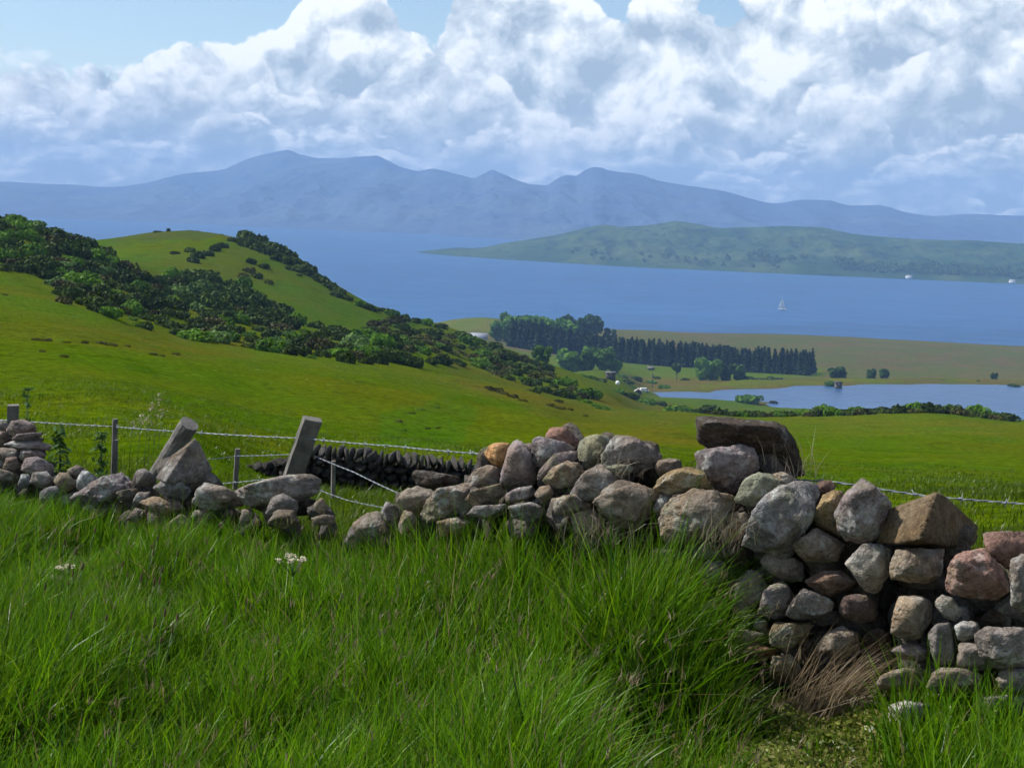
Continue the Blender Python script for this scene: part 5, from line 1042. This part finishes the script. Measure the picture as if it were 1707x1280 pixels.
for px in np.arange(402, 850, 5.0):
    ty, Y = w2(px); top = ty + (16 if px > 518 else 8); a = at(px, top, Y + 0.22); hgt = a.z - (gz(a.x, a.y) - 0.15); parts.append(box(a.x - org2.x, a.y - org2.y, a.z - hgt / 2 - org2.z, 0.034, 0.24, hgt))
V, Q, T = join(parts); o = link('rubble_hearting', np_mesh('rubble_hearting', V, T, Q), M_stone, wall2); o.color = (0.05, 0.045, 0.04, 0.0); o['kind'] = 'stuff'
# low boundary wall on the spit
pw_ = [(1330, 690), (1360, 684), (1400, 681), (1440, 681)]; h0 = hit(1385, 683, 250); orgf = Vector(h0); wall3 = tag(empty('dry_stone_wall', orgf), 'thin pale line of low wall curving along the grass before the reservoir', 'wall')
for i in range(60):
    px = 1325 + 2.0 * i; py = np.interp(px, *zip(*pw_)); hp = hit(px, py + 1.5, 250)
    if hp: rock(wall3, orgf, (hp[0], hp[1], hp[2] + 0.22), 0.24, 0.22, 0.28, (0, 0, random.random()), (0.22, 0.21, 0.19), 0.3)

# ------------------------------------------------------------------ fence
M_wood = simple('weathered_timber', (0.125, 0.115, 0.098), 0.85, var=0.35, scale=14, bump=0.6, bscale=60); M_wire = simple('galvanised_wire', (0.20, 0.225, 0.25), 0.5, 0.3, var=0.2, bump=0)
forg = at(400, 800, 7.8); forg.z = gz(forg.x, forg.y)
fence = tag(empty('wire_fence', forg), 'sagging barbed wire fence with leaning timber posts behind the wall', 'fence')
def post(b, tp, w_, d_, twist, label, name='post', rnd=False):
    """post from foot b to top tp (world), cross-section w_ x d_, turned by twist about its own axis"""
    ax = (tp - b); L_ = ax.length; ax.normalize(); sx = Vector((0, 1, 0)).cross(ax).normalized() * -1; sy = ax.cross(sx)
    ca, sa = math.cos(twist), math.sin(twist); ex, ey = sx * ca + sy * sa, sy * ca - sx * sa
    n = 14 if rnd else 4; V, Q = [], []; rows = 9
    for r in range(rows):
        for i in range(n):
            if rnd: a = 6.2832 * i / n; q = ex * math.cos(a) * w_ / 2 + ey * math.sin(a) * d_ / 2
            else: q = ex * (w_ / 2) * (1, 1, -1, -1)[i] + ey * (d_ / 2) * (1, -1, -1, 1)[i]
            wob = 1 + 0.03 * math.sin(r * 2.1 + i * 1.3); V.append(tuple(b + ax * (L_ * r / (rows - 1)) + q * wob - forg))
    for r in range(rows - 1):
        for i in range(n): Q.append((r * n + i, r * n + (i + 1) % n, (r + 1) * n + (i + 1) % n, (r + 1) * n + i))
    bm = bmesh.new(); vs = [bm.verts.new(v_) for v_ in V]
    for q in Q: bm.faces.new([vs[i] for i in q])
    bm.faces.new([vs[(rows - 1) * n + i] for i in range(n)]); bm.faces.new([vs[i] for i in range(n)][::-1]); bmesh.ops.recalc_face_normals(bm, faces=bm.faces)
    o = link(name, bm_mesh('post', bm), M_wood, fence); o['label'] = label; return o
post(at(21, 780, 8.2), at(22, 675, 8.2), 0.062, 0.07, 0.3, 'short square post at the far left behind the stones')
post(at(189, 790, 8.05), at(192, 698, 8.05), 0.026, 0.03, 0.4, 'thin stake between the left heap and the round post'); post(at(193, 790, 8.0), at(194, 733, 8.0), 0.018, 0.02, 0.2, 'short thin stick beside the thin stake')
post(at(265, 790, 7.6), at(316, 706, 7.5), 0.102, 0.105, 0.2, 'round timber post leaning to the right', rnd=True)
post(at(392, 815, 7.7), at(396, 748, 7.7), 0.024, 0.03, 0.3, 'thin stake left of the square leaning post')
post(at(482, 812, 7.3), at(521, 698, 7.2), 0.092, 0.045, 0.42, 'square timber post leaning to the right')
post(at(555, 830, 8.6), at(556, 768, 8.6), 0.022, 0.03, 0.3, 'grey stake in front of the dark wall')
def strand(pts, rad, label, barbs=True, twist=0.045, segs=14, gap=0.15):
    """two-ply twisted wire through world points, with barbs tied on"""
    dense = []
    for a, b in zip(pts[:-1], pts[1:]):
        L_ = (b - a).length; n = max(2, int(L_ / (twist / 3.0)))
        for i in range(n): dense.append(a.lerp(b, i / n) + Vector((0, 0, -0.004 * L_ * math.sin(math.pi * i / n))))
    dense.append(pts[-1]); par = []; acc = 0
    s0 = pts[0]
    for ply in (0, math.pi):
        path = []; dist = 0.0
        for i, p_ in enumerate(dense):
            if i: dist += (p_ - dense[i - 1]).length
            an = ply + dist / twist * 6.2832 * 0.5; path.append(p_ + Vector((0, math.sin(an), math.cos(an))) * rad * 1.05 - forg)
        par.append(tube(path, [rad] * len(path), 4))
    V, Q, T = join(par); o = link('wire', np_mesh('wire', V, T, Q), M_wire, fence); o['label'] = label
    if barbs:
        dist = 0.05
        for i in range(1, len(dense)):
            dist += (dense[i] - dense[i - 1]).length
            if dist > gap:
                dist = random.uniform(-0.01, 0.01); b_ = link('barb', BARB, None, o); b_.location = dense[i] - forg; b_.rotation_euler = (random.random() * 6.28, random.uniform(-.2, .2), random.uniform(-.2, .2)); b_.scale = (rad / 0.0022,) * 3
bp = [tube([(-.006, .0, -.018), (.0, .003, 0), (.004, 0, .02)], [.0018, .0022, .0012], 4), tube([(.004, -.016, -.008), (.0, 0, .003), (-.004, .018, .006)], [.0012, .0022, .0018], 4),
      tube([(-.010, .004, .0), (-.005, 0, .004), (0, -.004, 0), (.005, 0, -.004), (.010, .004, 0)], [.003] * 5, 5)]
V, Q, T = join(bp); BARB = np_mesh('barb', V, T, Q); BARB.materials.append(M_wire)
strand([at(-60, 697, 8.35), at(22, 701, 8.2), at(190, 711, 8.05), at(312, 720, 7.5), at(512, 731, 7.2), at(660, 744, 6.7), at(812, 757, 6.2), at(1000, 772, 5.8), at(1155, 786, 5.45), at(1390, 803, 5.05), at(1460, 814, 4.98), at(1540, 826, 4.9), at(1710, 840, 4.75), at(1860, 850, 4.6)], 0.0019, 'top strand of barbed wire running behind the stones')
strand([at(524, 760, 7.2), at(590, 787, 6.9), at(668, 824, 6.5)], 0.0018, 'slack wire falling from the square post to the stones', False)
strand([at(312, 770, 7.5), at(396, 760, 7.65), at(490, 757, 7.3)], 0.0014, 'lower wire between the stake and the square post', True)
strand([at(370, 806, 7.6), at(440, 799, 7.4), at(530, 816, 7.2), at(580, 834, 7.0), at(650, 848, 6.7)], 0.0014, 'bottom wire half hidden in the grass')

# ------------------------------------------------------------------ grass
def blades(base, h, lean, width, col, rng, curl=1.0, face=None, seg=(0.0, 0.38, 0.74, 1.0)):
    """arched blades: base (n,3), height, lean (n,2), width, colour (n,3)"""
    n = len(base); h = np.asarray(h).reshape(n, 1); an = rng.random(n) * 6.283 if face is None else face
    side = np.stack([np.cos(an), np.sin(an), np.zeros(n)], 1); V = []; Cc = []
    for s_ in seg:
        off = np.zeros((n, 3)); off[:, :2] = lean * h * (s_ ** 1.8) * curl; l2 = (lean ** 2).sum(1, keepdims=True)
        off[:, 2:] = h * s_ * (1 - 0.30 * np.minimum(l2, 1.6) * s_)
        c = base + off; w_ = np.asarray(width).reshape(n, 1) * (1 - s_ ** 1.6) * 0.5 * (0.75 + 0.5 * (s_ > 0.2) * (s_ < 0.6))
        foot_shade = 0.82 + 0.34 * s_  # painted shade: blade colour darkens towards the ground
        if s_ < 1: V += [c - side * w_, c + side * w_]; Cc += [col * foot_shade, col * foot_shade]
        else: V += [c]; Cc += [col * foot_shade]
    V = np.stack(V, 1).reshape(-1, 3); Cc = np.stack(Cc, 1).reshape(-1, 3); k_ = 2 * (len(seg) - 1) + 1; b = (np.arange(n) * k_)[:, None]; T = []
    for i in range(len(seg) - 2): T += [b + np.array([[2 * i, 2 * i + 1, 2 * i + 3]]), b + np.array([[2 * i, 2 * i + 3, 2 * i + 2]])]
    i = len(seg) - 2; T += [b + np.array([[2 * i, 2 * i + 1, 2 * i + 2]])]
    return V, np.vstack(T), Cc
def build_blades(name, sets, label, kind='stuff', mat=None):
    V, T, Cc, o_ = [], [], [], 0
    for v, t_, c in sets: V.append(v); T.append(t_ + o_); Cc.append(c); o_ += len(v)
    return tag(link(name, np_mesh(name, np.vstack(V), np.vstack(T), col=np.vstack(Cc)), mat or M_grass), label, kind=kind)
g = np.random.default_rng(11)
PAL = np.array([(0.090, 0.201, 0.0027), (0.067, 0.171, 0.0027), (0.121, 0.229, 0.0036), (0.030, 0.091, 0.0036), (0.149, 0.241, 0.0072), (0.098, 0.197, 0.0108)])
def colours(n, x, y, dry=0.03):
    k_ = g.choice(6, n, p=(0.28, 0.22, 0.20, 0.14, 0.08, 0.08)); c = PAL[k_] * (0.6 + 0.75 * g.random((n, 1)))
    c = c * (1 + 0.35 * fbm(x * 1.3 + 5, y * 1.3, 3)[:, None]); m_ = g.random(n) < dry; c[m_] = np.array((0.20, 0.16, 0.075)) * (0.6 + 0.7 * g.random((m_.sum(), 1))); return np.clip(c, 0.002, 0.6)
def px_of(x, y, z): return CX + F * (x * RC + z * RS) / y
n0 = 270000
Yb = np.sqrt(2.5 ** 2 + (7.6 ** 2 - 2.5 ** 2) * g.random(n0)); pxb = -130 + 1960 * g.random(n0)
xb, _, _ = w3((pxb - CX) / F * Yb, Yb, -1.6); qd = Ywall(pxb) - Yb
hgt = np.interp(pxb, [-100, 250, 480, 640, 760, 1000, 1130, 1200, 1260, 1430, 1500, 1750], [.20, .22, .25, .33, .47, .50, .44, .26, .07, .07, .24, .28])
hfar = np.interp(pxb, [-100, 500, 1000, 1180, 1300, 1420, 1500, 1750], [.23, .25, .29, .27, .10, .12, .25, .28])
hh = hgt + (hfar - hgt) * np.clip((qd - 0.25) / 0.9, 0, 1)
clump = fbm(xb * 2.2, Yb * 2.2, 3); hh = hh * (0.42 + 0.72 * g.random(n0)) * (1 + 0.7 * clump)
dens = np.where(pxb > 1230, np.interp(pxb, [1230, 1290, 1430, 1480, 1760], [.55, .22, .2, .42, .6]), 0.95) * np.clip(0.72 + 1.3 * clump, 0.10, 1)
dens = np.where((pxb < 640) & (qd < 0.25), dens * 0.6, dens)
keep = (qd > -0.02 - 0.10 * (pxb < 700)) & (g.random(n0) < dens)
xb, Yb, hh, pxb = xb[keep], Yb[keep], hh[keep], pxb[keep]; n = len(xb); base = np.stack([xb, Yb, ground_z(xb, Yb) - 0.01], 1)
wind = fbm(xb * 0.9 + 20, Yb * 0.9, 2)
lean = np.stack([0.24 + 0.6 * wind + 0.40 * g.normal(size=n), 0.02 + 0.36 * g.normal(size=n)], 1)
wid = np.where(g.random(n) < 0.22, 0.0115, 0.0072) * (0.65 + 0.7 * g.random(n))
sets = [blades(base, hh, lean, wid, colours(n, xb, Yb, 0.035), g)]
# taller blades over the stones
m_ = g.random(n) < 0.035; m_ &= (hh > 0.15); nb_ = int(m_.sum())
sets.append(blades(base[m_] + g.normal(size=(nb_, 3)) * (0.01, 0.01, 0), hh[m_] * 1.35, lean[m_] * 0.9, np.full(nb_, 0.007), colours(nb_, xb[m_], Yb[m_], 0.05) * 1.1, g))
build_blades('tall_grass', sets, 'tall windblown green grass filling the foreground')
# dry stems with seed heads
n = 560; Ys = np.sqrt(2.9 ** 2 + (6.6 ** 2 - 2.9 ** 2) * g.random(n)); ps = g.random(n) ** 0.8 * 1250 - 20; m_ = (Ywall(ps) - Ys > 0.05); Ys, ps = Ys[m_], ps[m_]; n = len(Ys)
xs, _, _ = w3((ps - CX) / F * Ys, Ys, -1.5); bs = np.stack([xs, Ys, ground_z(xs, Ys)], 1); hs_ = np.interp(ps, [0, 400, 700, 1150], [.27, .33, .42, .46]) * (0.8 + 0.4 * g.random(n))
ln = np.stack([0.45 + 0.35 * g.normal(size=n), 0.3 * g.normal(size=n)], 1); stc = np.array([(0.17, 0.13, 0.06), (0.12, 0.12, 0.04), (0.20, 0.14, 0.09)])[g.integers(0, 3, n)] * (0.6 + 0.6 * g.random((n, 1)))
sets = [blades(bs, hs_, ln, np.full(n, 0.0020), stc, g)]
tip = bs.copy(); tip[:, :2] += ln * hs_[:, None] * 0.80; tip[:, 2] += hs_ * 0.84 * (1 - 0.30 * np.minimum((ln ** 2).sum(1), 1.6) * 0.9)
for r_h in range(4):
    hd = np.array([(0.22, 0.165, 0.11), (0.15, 0.10, 0.06), (0.24, 0.20, 0.10)])[g.integers(0, 3, n)] * (0.6 + 0.6 * g.random((n, 1)))
    sets.append(blades(tip + g.normal(size=(n, 3)) * 0.006, 0.034 * (0.5 + 0.9 * g.random(n)), ln * 0.7 + 0.45 * g.normal(size=(n, 2)), np.full(n, 0.0034), hd, g))
build_blades('seed_stems', sets, 'pale dry grass stems with seed heads among the tall grass')
# pasture beyond the wall: short tufted grass
n1 = 170000; Yp = np.exp(math.log(5.0) + (math.log(30.0) - math.log(5.0)) * g.random(n1) ** 0.95); pp_ = -60 + 1840 * g.random(n1); xp, _, _ = w3((pp_ - CX) / F * Yp, Yp, -0.21 * Yp)
cl = fbm(xp * 0.8, Yp * 0.8, 4); m_ = (Yp > Ywall(pp_) + 0.55) & (g.random(n1) < np.clip(0.55 + 0.9 * cl, 0.08, 1)); xp, Yp, cl, pp_ = xp[m_], Yp[m_], cl[m_], pp_[m_]; n = len(xp)
bs = np.stack([xp, Yp, ground_z(xp, Yp) - 0.01], 1); near = np.clip((11 - Yp) / 4, 0, 1) * np.interp(pp_, [0, 60, 280, 420, 560, 680, 900], [.6, 1, 1, .55, .9, .9, .2])
ht = (0.022 + 0.035 * g.random(n)) * (1 + 0.9 * np.clip(cl, 0, 1)) * (1 + 4.0 * near) * np.clip((33 - Yp) / 12, 0.3, 1)
pc = np.array([(0.074, 0.122, 0.002), (0.064, 0.116, 0.002), (0.088, 0.122, 0.004), (0.042, 0.085, 0.003)])[g.choice(4, n, p=(.4, .3, .2, .1))] * (0.75 + 0.5 * g.random((n, 1))) * (1 + 0.4 * fbm(xp * 0.3, Yp * 0.3, 3)[:, None])
build_blades('pasture_grass', [blades(bs, ht, np.stack([0.3 + 0.4 * g.normal(size=n), 0.4 * g.normal(size=n)], 1), 0.004 + 0.0004 * Yp, np.clip(pc, 0.002, 1), g, seg=(0, 0.55, 1.0))], 'short tufted pasture grass beyond the wall')
# low bedstraw mat at the wall foot
n = 26000; pb = 1120 + 350 * g.random(n); Yq = Ywall(pb) - 0.12 - 0.95 * g.random(n); xq, _, _ = w3((pb - CX) / F * Yq, Yq, -1.6); zq = ground_z(xq, Yq) + 0.11 * g.random(n) * (0.6 + fbm(xq * 4, Yq * 4, 3))
v, q = cards(np.stack([xq, Yq, zq], 1), norm(g.normal(size=(n, 3)) + (0, -0.4, 1.0)), 0.007 + 0.014 * g.random(n), g, 0.6)
cb_ = np.repeat(np.array([(0.20, 0.23, 0.040), (0.13, 0.18, 0.024), (0.30, 0.27, 0.09)])[g.choice(3, n, p=(.45, .35, .2))] * (0.6 + 0.7 * g.random((n, 1))), 4, 0)
tag(link('bedstraw_mat', np_mesh('bedstraw_mat', v, quads=q, col=cb_), M_grass), 'low yellow green bedstraw matting the ground at the wall foot', kind='stuff')
# dead tuft leaning on the wall
tu = at(1385, 1150, Ywall(1385) - 0.16); n = 300; a = g.normal(size=(n, 2)) * (0.06, 0.03); bs = np.stack([tu.x - 0.05 + a[:, 0], tu.y + a[:, 1], np.full(n, gz(tu.x, tu.y))], 1)
tuft = build_blades('dry_grass_tuft', [blades(bs, 0.12 + 0.24 * g.random(n), np.stack([0.75 + 0.35 * g.normal(size=n), 0.15 * g.normal(size=n)], 1), np.full(n, 0.0035), np.array((0.34, 0.26, 0.16)) * (0.4 + 0.8 * g.random((n, 1))), g)], 'tuft of dead straw coloured grass leaning against the wall foot', None); tuft['category'] = 'grass tuft'
# dry wisps caught among the stones
for i, (px, py, dY, nb_, lb) in enumerate([(1000, 905, -.22, 70, 'grey dry wisps hanging below the pale slab in the wall'), (1210, 905, -.2, 80, 'dry grass wisps between the tan boulder and the blue grey boulder'), (1040, 795, -.12, 26, 'few dry stems in the crevice under the large round boulder'), (1322, 790, -.05, 24, 'dead twiggy stems behind the blue grey boulder')]):
    b0 = at(px, py, Ywall(px) + dY); bs = np.array(b0) + g.normal(size=(nb_, 3)) * (0.05, 0.02, 0.02)
    w_ = build_blades('dry_stems', [blades(bs, 0.06 + 0.12 * g.random(nb_), np.stack([0.7 * g.normal(size=nb_) + 0.3, 0.3 * g.normal(size=nb_)], 1), np.full(nb_, 0.0028), np.array((0.24, 0.20, 0.14)) * (0.5 + 0.8 * g.random((nb_, 1))), g)], None, None); w_.parent = wall; w_.location = -WALL_ORG; w_['label'] = lb
# thistles and docks by the fence
M_thist = foliage('thistle_leaves', (0.035, 0.085, 0.018), (0.070, 0.135, 0.035), 0.25, 8.0); M_stem = simple('green_stem', (0.06, 0.11, 0.03), 0.7, bump=0)
def weed(px, py, top, Y, label, n=60, wdt=0.07, leaf=0.045):
    b = at(px, py, Y); b.z = min(b.z, gz(b.x, b.y) + 0.05); tp = at(px + 1, top, Y); H_ = tp.z - b.z; r = empty('thistle_plant', b)
    tv, tq, tt = tube([(0, 0, 0), (0.01, 0, H_ * 0.5), (0.004, 0, H_)], [0.006, 0.005, 0.003], 5); link('stem', np_mesh('stem', tv, tt, tq), M_stem, r)
    z = H_ * (0.08 + 0.92 * g.random(n)); an = g.random(n) * 6.283; rr = wdt * (1 - 0.6 * z / H_) * np.sqrt(g.random(n)); c = np.stack([np.cos(an) * rr, np.sin(an) * rr, z + 0.3 * rr], 1)
    out = np.stack([np.cos(an) * 0.5, np.sin(an) * 0.5, np.full(n, 1.0)], 1); v, q = cards(c, norm(out + 0.5 * g.normal(size=out.shape)), leaf * (0.5 + 0.8 * g.random(n)), g, 0.35)
    link('leaves', np_mesh('leaves', v, quads=q), M_thist, r); tag(r, label, 'thistle', 'thistles by the fence')
weed(40, 790, 648, 7.9, 'tall leafy thistle right of the far left post', 90, 0.045); weed(96, 800, 716, 7.75, 'bushy thistle beside the left stone heap', 120, 0.085, 0.06); weed(165, 800, 722, 7.7, 'thistle in front of the thin stake', 90, 0.06, 0.05)
for i, (px, top) in enumerate(((228, 690), (246, 672), (255, 660), (262, 688), (240, 705), (215, 712))):
    b = at(px, 800, 7.8 + 0.05 * i); b.z = gz(b.x, b.y); tp = at(px + 3, top, 7.8); H_ = tp.z - b.z; r = empty('flowering_grass', b)
    tv, tq, tt = tube([(0, 0, 0), (0.0, 0, H_ * 0.6), (0.015, 0, H_)], [0.002, 0.0016, 0.001], 4); link('stem', np_mesh('stem', tv, tt, tq), M_stem, r)
    n = 26; c = np.stack([0.012 + 0.016 * g.normal(size=n), 0.012 * g.normal(size=n), H_ - 0.05 * g.random(n)], 1); v, q = cards(c, norm(g.normal(size=(n, 3))), np.full(n, 0.009), g); link('seed_head', np_mesh('seed_head', v, quads=q, col=np.full((len(v), 3), (0.30, 0.26, 0.18))), M_grass, r)
    tag(r, 'tall pale flowering grass stem behind the fallen stones', 'grass stem', 'flowering grass stems')
# flat cream umbels
M_cream = simple('cream_petals', (0.42, 0.38, 0.25), 0.8, bump=0)
for px, py, w_, lb in ((487, 930, 52, 'flat cream flower head in the grass below the tipped slab'), (108, 945, 26, 'small cream flower head far left in the grass'), (97, 962, 18, 'smallest greenish cream flower head far left')):
    Y = 5.2 if px > 300 else 5.6; c0 = at(px, py, Y); zb = gz(c0.x, c0.y); r = empty('cow_parsley', (c0.x, c0.y, zb)); H_ = c0.z - zb; rad = w_ * Y / F / 2
    par = [tube([(0, 0, 0), (0.005, 0, H_ * 0.8)], [0.004, 0.003], 5)]
    ang = g.random(13) * 6.283; rr = rad * np.sqrt(g.random(13))
    for a_, r0 in zip(ang, rr): par.append(tube([(0.005, 0, H_ * 0.8), (math.cos(a_) * r0, math.sin(a_) * r0, H_)], [0.0018, 0.0012], 4))
    V, Q, T = join(par); link('stem', np_mesh('stem', V, T, Q), M_stem, r)
    n = 240; k_ = g.integers(0, 13, n); c = np.stack([np.cos(ang[k_]) * rr[k_] + 0.005 * g.normal(size=n), np.sin(ang[k_]) * rr[k_] + 0.005 * g.normal(size=n), H_ + 0.003 * g.normal(size=n)], 1)
    v, q = cards(c, norm(g.normal(size=(n, 3)) * 0.5 + (0, -0.3, 1)), np.full(n, 0.006), g); link('umbel', np_mesh('umbel', v, quads=q), M_cream, r); tag(r, lb, 'flower')
# brown plantain heads
M_plant = simple('plantain_head', (0.095, 0.055, 0.025), 0.8, bump=0)
tv, tq, tt = tube([(0, 0, 0), (0.012, 0, 0.8), (0.02, 0, 1.0)], [0.0035, 0.003, 0.003], 4); PST = np_mesh('stem', tv, tt, tq); PST.materials.append(M_stem)
tv, tq, tt = tube([(0.02, 0, 0), (0.02, 0, 0.3), (0.021, 0, 0.75), (0.022, 0, 1.0)], [0.25, 0.5, 0.42, 0.1], 7); tv[:, :2] = (tv[:, :2] - (0.02, 0)) ; PHD = np_mesh('head', tv, tt, tq); PHD.materials.append(M_plant)
for i in range(42):
    px, py = (random.gauss(170, 95), random.uniform(890, 1075)) if i < 34 else (random.uniform(640, 860), random.uniform(1080, 1230))
    Y = np.interp(py, [900, 1060, 1230], [6.0, 4.6, 3.9]); tp = at(px, py, Y); zb = gz(tp.x, tp.y); H_ = max(0.12, tp.z - zb) + random.uniform(0.0, 0.07); r = empty('plantain_flower', (tp.x, tp.y, zb), random.random() * 6.28); r.rotation_euler = (random.uniform(-.12, .12), random.uniform(0, .25), 0)
    o = link('stem', PST, None, r); o.scale = (0.6, 0.6, H_); o = link('seed_head', PHD, None, r); o.location = (0.012, 0, H_ * 0.98); k_ = random.uniform(0.6, 1.05); o.scale = (0.010 * k_, 0.010 * k_, 0.034 * random.uniform(0.6, 1.2))
    tag(r, 'brown plantain seed head sticking up from the left of the grass' if i < 34 else 'brown seed head in the middle foreground grass', 'flower', 'plantain heads on the left' if i < 34 else 'seed heads in the middle')
